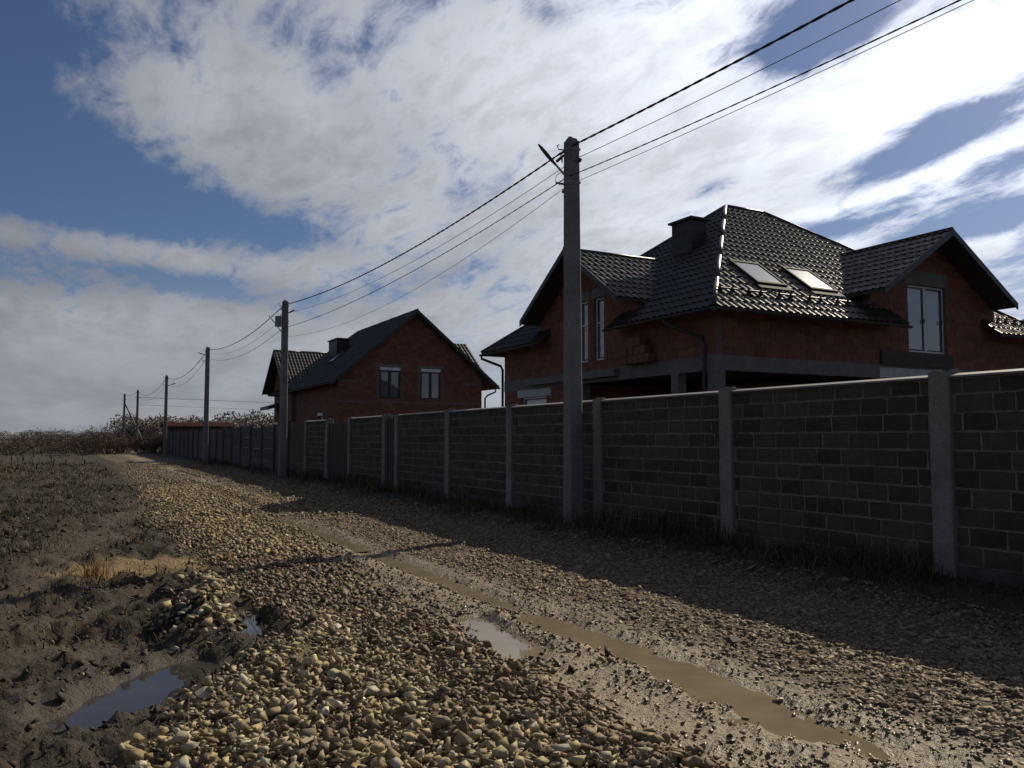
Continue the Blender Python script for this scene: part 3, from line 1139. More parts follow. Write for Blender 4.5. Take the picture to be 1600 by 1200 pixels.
    clay_wall(br, bk, 'x', 22.9, wx0 + .26, 19.0, 0., zb0, None, [], seed=13)
    clay_wall(br, bk, 'x', wy1, wx0 + .26, wx1, 0., ztop, None, [], out=1, seed=14)
    clay_wall(br, bk, 'y', wx1, wy0 + .26, wy1 - .26, 0., ztop, None, [], out=1, seed=15)
    br.build('clay_blocks', M['clay'], H, kind='stuff')
    bk.build('wall', M['clay_mortar'], H)
    # ring beam, slabs and columns
    b = MB()
    b.box(wx0 - .015, wx0 + .27, wy0 - .015, wy1, zb0, zb1 - .001)
    b.box(wx0 + .2705, wx1, wy0 - .014, wy0 + .27, zb0, zb1 - .001)
    b.build('ring_beam', M['beam'], H)
    s = MB()
    s.box(wx0 + .275, wx1 - .3, wy0 + .275, wy1 - .3, zb0 + .15, zb1 - .004)
    s.build('floor_slab', M['beam'], H)
    sl2 = MB()
    sl2.box(wx0 - .22, wx0 - .016, c0 + .1, c1 + 1.4, zb0 + .12, zb1 - .06)
    sl2.build('balcony_slab', M['beam'], H)
    s3 = MB()
    s3.box(20.85, 24.1, wy0 - .09, wy0 - .016, zb1 + .0, zb1 + .40)
    s3.build('balcony_parapet', M['soffit'], H)
    for cx, cy, ww in ((wx0 + .16, wy0 + .16, .17), (wx0 + .14, 18.0, .15), (wx0 + .14, 22.75, .15)):
        mb = MB()
        mb.frustum(cx, cy, 0, zb0, ww, ww, ww, ww, .06)
        mb.build('porch_column', M['beam'], H)
    l = MB()
    l.box(wx0 - .012, wx0 + .2, 24.62, 27.03, 3.085, 3.355)
    l.build('lintel', M['lintel'], H)
    l = MB()
    l.box(20.82, 23.2, wy0 - .02, wy0 - .0145, zb0 + .02, zb0 + .32)
    l.build('beam_patch', M['lintel'], H)
    for q in (wl1, wl2):
        mb = MB()
        mb.box(wx0 - .01, wx0 + .05, q[0] - .12, q[1] + .12, q[3] + .002, q[3] + .30)
        mb.build('lintel', M['beam'], H)
    mb = MB()
    mb.box(wd[0] - .15, wd[1] + .15, wy0 - .012, wy0 + .05, wd[3] + .002, wd[3] + .42)
    mb.build('lintel', M['beam'], H)
    window(H, 'y', wx0, *wl1, leaves=1, hbars=(5.25,), pane='pane')
    window(H, 'y', wx0, *wl2, leaves=1, hbars=(5.25,), pane='pane')
    window(H, 'y', wx0, *wg, leaves=1)
    window(H, 'x', wy0, *wd, leaves=2, name='balcony_door')
    for i in range(2):
        mb = MB()
        zz = 5.15
        xx = wd[0] + (.80 if i == 0 else 1.63)
        mb.box(xx, xx + .025, wy0 + .045, wy0 + .07, zz - .03, zz + .10)
        mb.box(xx + .005, xx + .02, wy0 + .055, wy0 + .095, zz - .01, zz + .01)
        mb.build('handle', M['dark_metal'], H)
    # skylights
    nrm = Vector((0, -sy, 1)).normalized()
    upv = Vector((0, 1, sy)).normalized()
    for xa in (16.72, 18.78):
        o = Vector((xa, 17.02, zy(17.02))) + nrm * .03
        W, Lh = .98, 1.22
        f = MB()
        def bar(a0, a1, b0, b1, h0=.0, h1=.09):
            pts = [o + Vector((a, 0, 0)) + upv * b_ + nrm * h0 for a, b_ in ((a0, b0), (a1, b0), (a1, b1), (a0, b1))]
            f.prism(pts, nrm * (h1 - h0))
        bar(-.07, W + .07, -.10, 0.)
        bar(-.07, W + .07, Lh, Lh + .10)
        bar(-.07, 0, .001, Lh - .001)
        bar(W, W + .07, .001, Lh - .001)
        bar(-.14, W + .14, -.34, -.102, -.02, .045)
        sk = f.build('skylight', M['flashing'], H)
        f = MB()
        bar(.0, W, 0.002, Lh - .002, .055, .07)
        f.build('pane', M['skylight'], sk)
    # snow guards
    for xx in (14.75, 15.75, 16.85, 18.0, 19.1, 20.2, 26.6, 27.5):
        sg = MB()
        yb = 16.38
        for d in (0, .42):
            p = Vector((xx + d, yb, zy(yb))) + nrm * .02
            sg.prism([p, p + upv * .05, p + upv * .05 + nrm * .17, p + nrm * .13], (.03, 0, 0))
            sg.prism([p + Vector((.1, 0, 0)), p + Vector((.1, 0, 0)) + upv * .14, p + Vector((.1, 0, 0)) + upv * .10 + nrm * .12], (.05, 0, 0))
        p = Vector((xx - .1, yb, zy(yb))) + nrm * .13 + upv * .02
        sg.tube([p, p + Vector((.72, 0, 0))], .022, 6)
        sg.build('snow_guard', M['dark_metal'], H)
    chimney(H, 17.6, 18.25, 20.75, 21.75, 7.0, 8.72)
    downpipe(H, [(X0 - .05, 17.6, gz - .03), (X0 - .05, 17.6, gz - .14), (X0 + .12, 17.2, gz - .34), (wx0 - .1, 16.75, gz - .62), (wx0 - .1, 16.68, gz - .8), (wx0 - .1, 16.68, .2)])
    downpipe(H, [(X0 - .05, Y1 - .12, gz - .03), (X0 - .05, Y1 - .12, gz - .16), (X0 + .2, Y1 - .35, gz - .30), (wx0 - .02, Y1 - .52, gz - .46), (wx0 - .02, wy1 + .12, gz - .62), (wx0 - .02, wy1 + .12, .2)])
    return H


house_near()

# loose clay blocks stacked on the balcony of the nearest house
rr = random.Random(5)
k = 0
for row in range(3):
    for i in range(5 - row):
        mb = MB()
        y0 = 20.05 - i * .27 + row * .02 + rr.uniform(-.02, .02) + (row * -.1)
        x0 = 14.28 + rr.uniform(-.03, .03)
        z0 = 3.765 + row * .245
        mb.box(x0, x0 + .25, y0 - .24, y0, z0, z0 + .238)
        o = mb.build('hollow_block', M['clay'])
        tag(o, 'loose clay block in the small pile beside the gable window of the nearest house', 'brick', 'clay blocks piled on the beam of the nearest house')


# ------------------------------------------------------------------ farther house
def house_far():
    H = thing('brick_house', 'smaller brick house whose gable with two shuttered windows faces the viewer', 'house', (19.6, 57, 0))
    wy0, wy1 = 50.4, 67.2
    wx0, wx1 = 14.6, 24.45
    yf = 49.85
    xr, zr = 19.6, 9.86
    X0, X1, ze = 14.0, 25.5, 5.06
    sl_, sr = (zr - ze) / (xr - X0), (zr - ze) / (X1 - xr)
    yh, Y1 = 62.4, 68.2
    slab = MB()
    lane, back, hip = MB(), MB(), MB()
    roof_plane(lane, slab, [(X0, yf, ze), (X0, Y1, ze), (xr, yh, zr), (xr, yf, zr)], (0, 1, 0), (xr - X0, 0, zr - ze), .25)
    roof_plane(back, slab, [(X1, Y1, ze), (X1, yf, ze), (xr, yf, zr), (xr, yh, zr)], (0, -1, 0), (-(X1 - xr), 0, zr - ze), .42)
    roof_plane(hip, slab, [(X1, Y1, ze), (X0, Y1, ze), (xr, yh, zr)], (-1, 0, 0), (0, -(Y1 - yh), zr - ze), .42)
    # lane-side cross gable
    gy, gp, gs, gh, fx = 64.6, 8.3, .80, 3.85, 13.6
    lg = MB()
    for sgn in (-1, 1):
        ye, z_ = gy + sgn * gh, gp - gs * gh
        xi, xe = X0 + (gp - ze) / sl_, X0 + max(z_ - ze, 0) / sl_
        roof_plane(lg, slab, [(fx, ye, z_), (xe + .2, ye, z_), (xi + .1, gy, gp), (fx, gy, gp)], (1, 0, 0), (0, -sgn, gs), .25)
    # rear cross gable, of which a corner shows
    bgy, bgp, bgs, bgh, bx1 = 55.0, 8.45, .75, 3.0, 25.4
    bg_ = MB()
    for sgn in (-1, 1):
        ye, z_ = bgy + sgn * bgh, bgp - bgs * bgh
        xi, xe = X1 - (bgp - ze) / sr, X1 - (z_ - ze) / sr
        roof_plane(bg_, slab, [(xe - .2, ye, z_), (bx1, ye, z_), (bx1, bgy, bgp), (xi - .1, bgy, bgp)], (1, 0, 0), (0, -sgn, bgs), .25)
    lane.build('roof', M['tile'], H)
    back.build('roof', M['tile'], H)
    hip.build('roof', M['tile'], H)
    lg.build('gable_roof', M['tile'], H)
    bg_.build('gable_roof', M['tile'], H)
    slab.build('soffit', M['soffit'], H)
    caps = MB()
    for p, q in (((xr, yf, zr + .04), (xr, yh, zr + .04)), ((X0, Y1, ze + .04), (xr, yh, zr + .04)), ((fx, gy, gp + .03), (X0 + (gp - ze) / sl_, gy, gp + .03))):
        caps = MB()
        cap_line(caps, p, q)
        caps.build('ridge_cap', M['ridge'], H, True)
    for xe, sgn in ((X0, -1), (X1, 1)):
        MB().prism([(xr, yf - .02, zr + .04), (xe, yf - .02, ze + .04), (xe, yf - .02, ze - .2), (xr, yf - .02, zr - .2)], (0, .04, 0)).build('bargeboard', M['dark_metal'], H)
    for sgn in (-1, 1):
        ye, z_ = gy + sgn * gh, gp - gs * gh
        MB().prism([(fx - .02, gy, gp + .04), (fx - .02, ye, z_ + .04), (fx - .02, ye, z_ - .2), (fx - .02, gy, gp - .2)], (.04, 0, 0)).build('bargeboard', M['dark_metal'], H)
    gutter(H, (X0 - .05, yf, ze - .06), (X0 - .05, gy - gh, ze - .06))
    gutter(H, (X1 + .05, yf, ze - .06), (X1 + .05, Y1, ze - .06))
    w1 = (17.27, 18.63, 4.13, 6.12)
    w2 = (20.05, 21.42, 4.13, 6.12)
    fn = lambda z: (max(wx0, xr - (zr - .12 - z) / sl_), min(wx1, xr + (zr - .12 - z) / sr))
    br, bk = MB(), MB()
    clay_wall(br, bk, 'x', wy0, wx0, wx1, 0, 9.7, fn, [w1, w2], seed=21)
    sw = (54.0, 55.0, 1.0, 3.1)
    clay_wall(br, bk, 'y', wx0, wy0 + .26, wy1, 0, ze + .3, None, [sw], seed=22)
    clay_wall(br, bk, 'y', wx0 - .3, gy - 3.2, gy + 2.6, 2.9, 8.1, lambda z: (gy - (gp - .1 - z) / gs, gy + (gp - .1 - z) / gs), [], seed=23)
    clay_wall(br, bk, 'y', wx1, wy0 + .26, wy1, 0, ze + .3, None, [], out=1, seed=24)
    clay_wall(br, bk, 'x', wy1, wx0 + .26, wx1 - .26, 0, ze + .3, None, [], out=1, seed=25)
    br.build('clay_blocks', M['clay'], H, kind='stuff')
    bk.build('wall', M['clay_mortar'], H)
    bd = MB()
    bd.box(wx0 - .01, wx1 + .01, wy0 - .006, wy0 + .1, 3.86, 3.93)
    bd.box(wx0 - .012, wx0 + 1.25, wy0 - .006, wy0 + .1, 5.14, 5.26)
    bd.box(wx1 - 1.4, wx1 + .012, wy0 - .006, wy0 + .1, 5.14, 5.26)
    bd.build('ring_beam', M['beam'], H)
    for q in (w1, w2):
        window(H, 'x', wy0, q[0], q[1], q[2], 5.93, leaves=2, frame='dark_frame', pane='pane_far', recess=.03)
        mb = MB()
        mb.box(q[0], q[1], wy0 - .03, wy0 + .14, 5.932, 6.12)
        mb.build('shutter_box', M['white_frame'], H)
        mb = MB()
        mb.box(q[0] - .28, q[1] + .28, wy0 - .008, wy0 + .08, 6.122, 6.33)
        mb.build('lintel', M['beam'], H)
        for s in (-1, 1):
            mb = MB()
            c = q[0] - .16 if s < 0 else q[1] + .16
            z = q[2]
            while z < 5.9:
                mb.box(c - .1 * random.random() - .04, c + .1 * random.random() + .04, wy0 - .005, wy0 + .05, z + .01, z + .22)
                z += .245
            mb.build('mortar_patch', M['clay_mortar'], H)
    window(H, 'y', wx0, *sw, leaves=1, frame='dark_frame', pane='pane_far')
    mb = MB()
    mb.box(wx0 - .03, wx0 + .1, sw[0] - .1, sw[1] + .1, 3.1, 3.28)
    mb.build('shutter_box', M['white_frame'], H)
    chimney(H, 16.7, 17.6, 58.2, 60.3, 6.6, 8.7)
    # roof window on the lane slope
    nrm = Vector((-sl_, 0, 1)).normalized()
    upv = Vector((1, 0, sl_)).normalized()
    o = Vector((16.1, 57.0, ze + (16.1 - X0) * sl_)) + nrm * .04
    f = MB()
    f.prism([o, o + Vector((0, .9, 0)), o + Vector((0, .9, 0)) + upv * 1.3, o + upv * 1.3], nrm * .09)
    sk = f.build('skylight', M['dark_metal'], H)
    f = MB()
    o2 = o + nrm * .092 + upv * .08 + Vector((0, .07, 0))
    f.prism([o2, o2 + Vector((0, .76, 0)), o2 + Vector((0, .76, 0)) + upv * 1.14, o2 + upv * 1.14], nrm * .01)
    f.build('pane', M['skylight'], sk)
    # small porch roof on the far lane side
    pr = MB()
    pr.prism([(13.1, 63.6, 4.0), (13.1, 66.6, 4.0), (14.4, 66.6, 4.4), (14.4, 63.6, 4.4)], (0, 0, -.25))
    pr.build('porch_roof', M['dark_metal'], H)
    downpipe(H, [(X1 + .05, wy0 + .1, ze - .1), (X1 + .05, wy0 + .1, ze - .3), (wx1 + .5, wy0 + .1, ze - .55), (wx1 + .3, wy0 + .1, ze - .75), (wx1 + .3, wy0 + .1, .2)], .06)
    return H


house_far()


# ------------------------------------------------------------------ far garage with red tiled roof
def garage():
    G = thing('garage', 'low garage with a red tiled roof at the far end of the fence', 'garage', (12.4, 96, 0))
    mb = MB()
    mb.box(8.95, 15.7, 94.4, 98.6, 0, 2.80)
    mb.build('wall', M['panel'], G)
    t = MB()
    roof = MB()
    roof.prism([(8.7, 93.9, 2.85), (15.95, 93.9, 2.85), (15.95, 96.5, 3.30), (8.7, 96.5, 3.30)], (0, 0, -.08))
    roof.prism([(8.7, 96.5, 3.298), (15.95, 96.5, 3.298), (15.95, 99.1, 2.85), (8.7, 99.1, 2.85)], (0, 0, -.08))
    roof.build('roof_deck', M['soffit'], G)
    tile_face(t, (8.7, 93.9, 2.86), (1, 0, 0), [(0, 0), (7.25, 0), (7.25, 2.63), (0, 2.63)], .36, .4, (0, 2.6, .45), .05, .04)
    t.build('roof', M['red_tile'], G)
    d = MB()
    d.box(10.2, 12.8, 94.33, 94.39, .05, 2.2)
    d.build('garage_door', M['gate_metal'], G)
    return G


garage()


# ------------------------------------------------------------------ utility poles
def pole(x, y, h, label, brace=None, top_gear=True, lamp=None, box=False, seed=0):
    r = random.Random(seed)
    P = thing('utility_pole', label, 'pole', (x, y, 0), 'concrete utility poles along the lane')
    mb = MB()
    n = 9
    for i in range(n):
        z0, z1 = -.3 + (h + .3) * i / n, -.3 + (h + .3) * (i + 1) / n
        w0 = .145 - .033 * i / n
        w1 = .145 - .033 * (i + 1) / n
        mb.frustum(x, y, z0, z1 if i == n - 1 else z1 + .0, w0, w0 * .95, w1, w1 * .95, .16)
    mb.build('shaft', M['pole_concrete'], P)
    c = MB()
    c.frustum(x, y, h + .0002, h + .05, .105, .10, .08, .075, .3)
    c.frustum(x - .03, y, h + .0502, h + .085, .05, .05, .03, .03, .3)
    c.build('cap', M['pole_concrete'], P)
    if top_gear:
        b = MB()
        z = h - .16
        b.box(x - .122, x + .122, y - .116, y + .116, z - .02, z + .02)
        b.tube([(x - .10, y + .05, z), (x - .22, y + .09, z + .01), (x - .24, y + .11, z + .08), (x - .20, y + .12, z + .11)], .012, 6)
        b.tube([(x - .10, y + .09, z - .02), (x - .14, y + .16, z - .06), (x - .10, y + .20, z - .09)], .012, 6)
        b.build('bracket', M['galv'], P)
        k = MB()
        k.tube([(x - .06, y + .18, z - .05), (x - .06, y + .42, z - .09)], [.022, .03], 8)
        k.tube([(x - .06, y + .24, z - .06), (x - .06, y + .24, z - .17)], [.02, .012], 6)
        k.build('clamp', M['rubber'], P)
        a = MB()
        z2 = h - .78
        a.box(x - .122, x + .122, y - .116, y + .116, z2 - .02, z2 + .02)
        a.box(x - .30, x - .10, y + .05, y + .08, z2 - .03, z2 + .0)
        a.tube([(x - .1, y + .1, z2 + .25), (x - .2, y + .2, z2 + .18), (x - .26, y + .16, z2 + .05), (x - .16, y + .14, z2 - .02)], .006, 5)
        a.build('crossarm', M['galv'], P)
        for zz in (z2 - .10, z - .24):
            i_ = MB()
            sy = 1 if zz < h - .5 else -1
            i_.tube([(x - .04 * sy, y + sy * .16, zz), (x - .04 * sy, y + sy * .20, zz), (x - .04 * sy, y + sy * .26, zz)], [.018, .045, .02], 8)
            i_.tube([(x, y + sy * .09, zz + .03), (x - .04 * sy, y + sy * .17, zz)], .008, 5)
            i_.build('insulator', M['porcelain'], P)
    if box:
        b = MB()
        b.box(x - .37, x - .15, y - .05, y + .12, h - 1.0, h - .58)
        b.build('junction_box', M['galv'], P)
        s = MB()
        s.tube([(x - .10, y, h - 1.25), (x - .38, y + .03, h - .88), (x - .62, y + .03, h - .60)], .018, 6)
        s.tube([(x - .1, y, h - .72), (x - .2, y, h - .60), (x - .15, y, h - .48)], .014, 6)
        s.build('support_arm', M['galv'], P)
    if brace:
        b = MB()
        bx_, by_ = brace
        p, q = Vector((x, y, h - 1.0)), Vector((bx_, by_, -.2))
        b.tube([p, q], [.085, .12], 6)
        b.build('brace', M['pole_concrete'], P)
    return P


def street_lamp(x, y, z, dx, dy, dz, label, L=.55, k_=1.):
    P = thing('street_lamp', label, 'street lamp', (x, y, z), 'street lamps bolted to the poles')
    d = Vector((dx, dy, dz)).normalized()
    o = Vector((x, y, z))
    mb = MB()
    mb.tube([o, o + d * .08, o + d * L], .02, 7)
    mb.build('arm', M['galv'], P)
    side = d.cross(Vector((0, 0, 1))).normalized()
    up = side.cross(d)
    hb = MB()
    prof = [(0, .03, .025), (.08, .05, .035), (.25, .075, .045), (.45, .075, .035), (.56, .05, .02), (.58, .02, .01)]
    vs, n = [], 10
    for t, a, b_ in [(q[0] * k_, q[1] * k_, q[2] * k_) for q in prof]:
        for k in range(n):
            g = 2 * math.pi * k / n
            vs.append(o + d * (L - .04 + t) + side * math.cos(g) * a + up * math.sin(g) * b_)
    fs = [(i * n + k, i * n + (k + 1) % n, (i + 1) * n + (k + 1) % n, (i + 1) * n + k) for i in range(len(prof) - 1) for k in range(n)]
    fs += [tuple(range(n - 1, -1, -1)), tuple(range((len(prof) - 1) * n, len(prof) * n))]
    hb.add(vs, fs)
    hb.build('lamp_head', M['dark_metal'], P, True)
    return P


POLES = [(8.0, 12.73, 7.05), (7.47, 33.4, 7.04), (7.23, 52.8, 7.05), (7.3, 77.6, 7.0), (6.7, 102.9, 7.0), (5.85, 112.4, 7.0)]
P0 = (8.1, -7.5, 7.05)
pole(*P0, 'concrete utility pole beyond the right edge, behind the viewer', seed=9)
pole(*POLES[0], 'tallest, nearest concrete utility pole, in front of the block fence', seed=1)
pole(*POLES[1], 'second nearest concrete utility pole, beside the farther brick house', box=True, seed=2)
pole(*POLES[2], 'third concrete utility pole, rising over the dark panel fence', seed=3)
pole(*POLES[3], 'fourth utility pole, by the red roofed garage', seed=4)
pole(*POLES[4], 'utility pole standing in the dry brush beyond the fence end', seed=5)
pole(*POLES[5], 'farthest utility pole, propped by a slanting brace', brace=(8.6, 110.6), seed=6)
street_lamp(7.90, 12.73, 6.36, -.50, .25, .66, 'street lamp reaching up and left from the nearest pole', .36, .85)
street_lamp(7.47, 33.3, 6.52, .55, -.9, .36, 'street lamp on the second nearest pole', .2, .6)
street_lamp(7.2, 52.9, 6.6, -.8, .5, .3, 'street lamp on the third pole', .25, .7)
street_lamp(7.3, 77.5, 6.1, .9, -.9, .35, 'street lamp on the pole by the red roofed garage', .5, .9)


def wire(name, pts, sags, r, mat, label, twist=0, seg=48):
    """overhead line hanging between the given points"""
    path = []
    for (p, q), s in zip(zip(pts[:-1], pts[1:]), sags):
        p, q = Vector(p), Vector(q)
        for i in range(seg):
            t = i / seg
            c = p.lerp(q, t)
            c.z -= 4 * s * t * (1 - t)
            path.append(c)
    path.append(Vector(pts[-1]))
    mb = MB()
    if twist:
        # finer path for twisted strands
        fine_ = []
        for a, b in zip(path[:-1], path[1:]):
            n = 4 if a.y < 36 else 1
            fine_ += [a.lerp(b, k / n) for k in range(n)]
        fine_.append(path[-1])
        L = 0
        ph = [0]
        for a, b in zip(fine_[:-1], fine_[1:]):
            L += (b - a).length
            ph.append(L)
        for s in range(2):
            pp = []
            for c, l in zip(fine_, ph):
                g = l / twist * 2 * math.pi + s * math.pi
                pp.append(c + Vector((math.cos(g), 0, math.sin(g))) * r * .5)
            mb.tube(pp, r * .8, 5)
    else:
        mb.tube(path, r, 5)
    o = mb.build(name, M[mat], None, True)
    return tag(o, label, 'cable', 'overhead lines along the lane')


def at(i, dz, dxx=0.):
    p = P0 if i < 0 else POLES[i]
    return (p[0] + dxx, p[1], p[2] + dz)


wire('overhead_cable', [at(-1, -.12, -.06), at(0, -.12, -.06), at(1, -.12, -.06), at(2, -.10), at(3, -.12), at(4, -.1), at(5, -.12)], [.22, .42, .5, .75, .9, .2], .016, 'rubber', 'thick twisted black cable, topmost along the poles', .55)
wire('overhead_wire', [at(-1, -.30, .1), at(0, -.30, .1), at(1, -.42, .1), at(2, -.3, .1)], [.24, .45, .6], .006, 'alu', 'thin bare wire just below the thick twisted cable')
wire('overhead_cable', [at(-1, -.68, -.1), at(0, -.68, -.1), at(1, -1.06, -.1), at(2, -.62, -.05), at(3, -.7), at(4, -.6), at(5, -.5)], [.30, .35, .55, .8, .9, .3], .0085, 'rubber', 'medium black cable running below the thin wire', .5)
wire('overhead_wire', [at(-1, -.84, -.1), at(0, -.84, -.1), at(1, -1.38, .1)], [.2, .62], .005, 'alu', 'lowest thin wire, sagging to the second pole')
wire('overhead_wire', [at(4, -.75), (75, 128, 6.9)], [.3], .022, 'rubber', 'upper line crossing from the brush pole behind the farther house')
wire('overhead_wire', [at(4, -1.6), (75, 128, 5.6)], [.3], .014, 'rubber', 'lower line crossing from the brush pole behind the farther house')


# ------------------------------------------------------------------ loose stones (gravel: nobody could count it)
def hulls(n, seed, flat=.62, np_=10):
    out = []
    r = np.random.default_rng(seed)
    for k in range(n):
        p = r.normal(size=(np_, 3))
        p /= np.linalg.norm(p, axis=1)[:, None]
        p *= r.uniform(.7, 1.2, (np_, 1))
        p *= np.array([1., r.uniform(.6, .95), r.uniform(flat * .45, flat * 1.3)])
        bm = bmesh.new()
        for q in p:
            bm.verts.new(q)
        res = bmesh.ops.convex_hull(bm, input=bm.verts)
        for g in res['geom_interior'] + res['geom_unused']:
            if isinstance(g, bmesh.types.BMVert) and g.is_valid:
                bm.verts.remove(g)
        bmesh.ops.triangulate(bm, faces=bm.faces)
        bmesh.ops.recalc_face_normals(bm, faces=bm.faces)
        bm.verts.index_update()
        V = np.array([v.co[:] for v in bm.verts])
        F = np.array([[v.index for v in f.verts] for f in bm.faces])
        bm.free()
        out.append((V, F))
    return out


HULL = hulls(40, 3, .55, 9)
HULL_LO = hulls(40, 8, .62, 8)
HULL_CRUMB = hulls(30, 9, .75, 7)


def scatter(name, x, y, size, tint, wet, sink, label, kind='stuff', mat='stone', seed=1, tilt=.5, zlift=0., HULL=HULL):
    """one mesh of many angular stones resting on the ground; arrays are per stone"""
    r = np.random.default_rng(seed)
    n = len(x)
    z = height(x, y) + size * (.28 - sink) + zlift
    which = r.integers(0, len(HULL), n)
    yaw = r.uniform(0, 2 * np.pi, n)
    tx = r.normal(0, tilt, n)
    VV, FF, TT, WW = [], [], [], []
    off = 0
    for h in range(len(HULL)):
        idx = np.where(which == h)[0]
        if not len(idx):
            continue
        V, F = HULL[h]
        nv = len(V)
        P = np.repeat(V[None], len(idx), 0)
        c, s = np.cos(tx[idx])[:, None], np.sin(tx[idx])[:, None]
        Y = P[..., 1] * c - P[..., 2] * s
        Z = P[..., 1] * s + P[..., 2] * c
        X = P[..., 0]
        c, s = np.cos(yaw[idx])[:, None], np.sin(yaw[idx])[:, None]
        X, Y = X * c - Y * s, X * s + Y * c
        sz = (size[idx] * .5)[:, None]
        W_ = np.stack([X * sz + x[idx, None], Y * sz + y[idx, None], Z * sz + z[idx, None]], -1)
        VV.append(W_.reshape(-1, 3))
        FF.append((F[None] + (np.arange(len(idx)) * nv)[:, None, None]).reshape(-1, 3) + off)
        TT.append(np.repeat(tint[idx], nv, 0))
        WW.append(np.repeat(wet[idx], nv))
        off += len(idx) * nv
    V, F, T, W_ = np.vstack(VV), np.vstack(FF), np.vstack(TT), np.concatenate(WW)
    o = fast_mesh(name, V, F, M[mat], {'tint': ('FLOAT_COLOR', np.c_[T, np.ones(len(T))]), 'wet': ('FLOAT', W_)})
    return tag(o, label, None, None, kind)


def tints(n, cols, r, spread=.25):
    c = np.array(cols)[r.integers(0, len(cols), n)]
    return c * r.uniform(1 - spread, 1 + spread, (n, 1))


YEL = [(.30, .23, .12), (.36, .285, .15), (.34, .27, .155), (.40, .33, .20), (.28, .22, .125), (.22, .175, .11), (.36, .31, .215), (.17, .135, .09), (.30, .235, .135), (.44, .39, .29)]
BRN = [(.17, .122, .073), (.215, .158, .095), (.135, .10, .063), (.25, .19, .118), (.18, .138, .09), (.20, .135, .083)]
DRK = [(.038, .030, .022), (.052, .040, .029), (.03, .025, .019), (.065, .05, .035)]


def pts_in(n, x0, x1, y0, y1, prob, r):
    """n tries, density falling with distance, kept with probability prob(x, y)"""
    x = r.uniform(x0, x1, n)
    t = r.uniform(0, 1, n)
    y = y0 * (y1 / y0) ** t
    f = fields(x, y)
    keep = r.uniform(0, 1, n) < prob(x, y, f)
    return x[keep], y[keep], {k: v[keep] for k, v in f.items()}


r_ = np.random.default_rng(101)
# pale stone heap in the foreground
x, y, f = pts_in(68000, -1.2, 3.1, 1.6, 8.6, lambda x, y, f: np.clip(f['heap'] * 1.1, 0, 1) * np.clip((3.2 / y), 0, 1), r_)
n = len(x)
size = np.clip(r_.lognormal(-3.32, .52, n), .015, .12)
edge = sm(x + f['wob2'] * .8, 1.9, 2.7)[:, None]
tt = tints(n, YEL + BRN[:3], r_, .32) * (1 - edge) + tints(n, BRN, r_) * edge
scatter('gravel', x, y, size, tt, .1 + .3 * edge[:, 0], np.zeros(n), 'heap of pale yellow crushed stone in the foreground', seed=2, tilt=.7)
heap2 = r_.uniform(0, 1, n) < .55
scatter('gravel', x[heap2] + r_.normal(0, .03, heap2.sum()), y[heap2] + r_.normal(0, .03, heap2.sum()), size[heap2] * .9, tt[heap2], .1 * np.ones(heap2.sum()), -np.ones(heap2.sum()) * .45, 'upper layer of pale yellow crushed stone on the foreground heap', seed=3, tilt=.9)
# stones trodden into the lane, right of the ruts
x, y, f = pts_in(80000, 2.5, 7.4, 1.9, 17, lambda x, y, f: f['road'] * (1 - .94 * np.clip(f['p1'] + f['p2'], 0, 1)) * (1 - .9 * f['mud'] * sm(-y, -22, -12)) * (1 - .6 * f['heap']) * np.clip(1 - .5 * sm(x, 6.6, 7.5), 0, 1) * (.35 + .65 * sm(x, 3.9, 4.5)), r_)
n = len(x)
size = np.clip(r_.lognormal(-3.12, .42, n), .018, .11) * (1 - .45 * f['mud'] * sm(-y, -20, -12))
mm = f['mud'][:, None] * .6
tt, ww, ss = tints(n, BRN, r_) * (1 - mm) + mm * np.array((.12, .095, .065)), .25 + .6 * f['mud'], .26 + .10 * r_.uniform(0, 1, n)
for nearby, hull_, lab in ((y < 7.5, HULL_LO, 'brown gravel trodden into the lane right of the wheel ruts, near part'), (y >= 7.5, HULL_CRUMB, 'brown gravel trodden into the middle stretch of the lane')):
    scatter('gravel', x[nearby], y[nearby], size[nearby], tt[nearby], ww[nearby], ss[nearby], lab, seed=4, tilt=.3, HULL=hull_)
x, y, f = pts_in(22000, 2.2, 7.2, 17, 60, lambda x, y, f: f['road'] * (1 - .8 * f['mud']) * (1 - np.clip(f['p3'], 0, 1)), r_)
n = len(x)
scatter('gravel', x, y, np.clip(r_.lognormal(-2.7, .4, n), .03, .14), tints(n, BRN, r_), .3 * np.ones(n), .2 * np.ones(n), 'brown gravel on the far stretch of the lane', seed=45, tilt=.3, HULL=HULL_CRUMB)
# small pebbles pressed into the wet mud between the ruts
x, y, f = pts_in(26000, 2.5, 4.7, 1.9, 18, lambda x, y, f: f['mud'] * f['road'] * (1 - np.clip(f['p1'] + f['p2'] + f['p3'], 0, 1)) * (.15 + .85 * sm(fbm(x * 2.2, y * .9, 3, 66), .42, .6)), r_)
n = len(x)
scatter('gravel', x, y, np.clip(r_.lognormal(-3.8, .45, n), .010, .06), tints(n, BRN + DRK[1:2], r_), .85 * np.ones(n), .18 * np.ones(n), 'small wet pebbles pressed into the mud between the ruts', seed=44, tilt=.4, HULL=HULL_CRUMB)
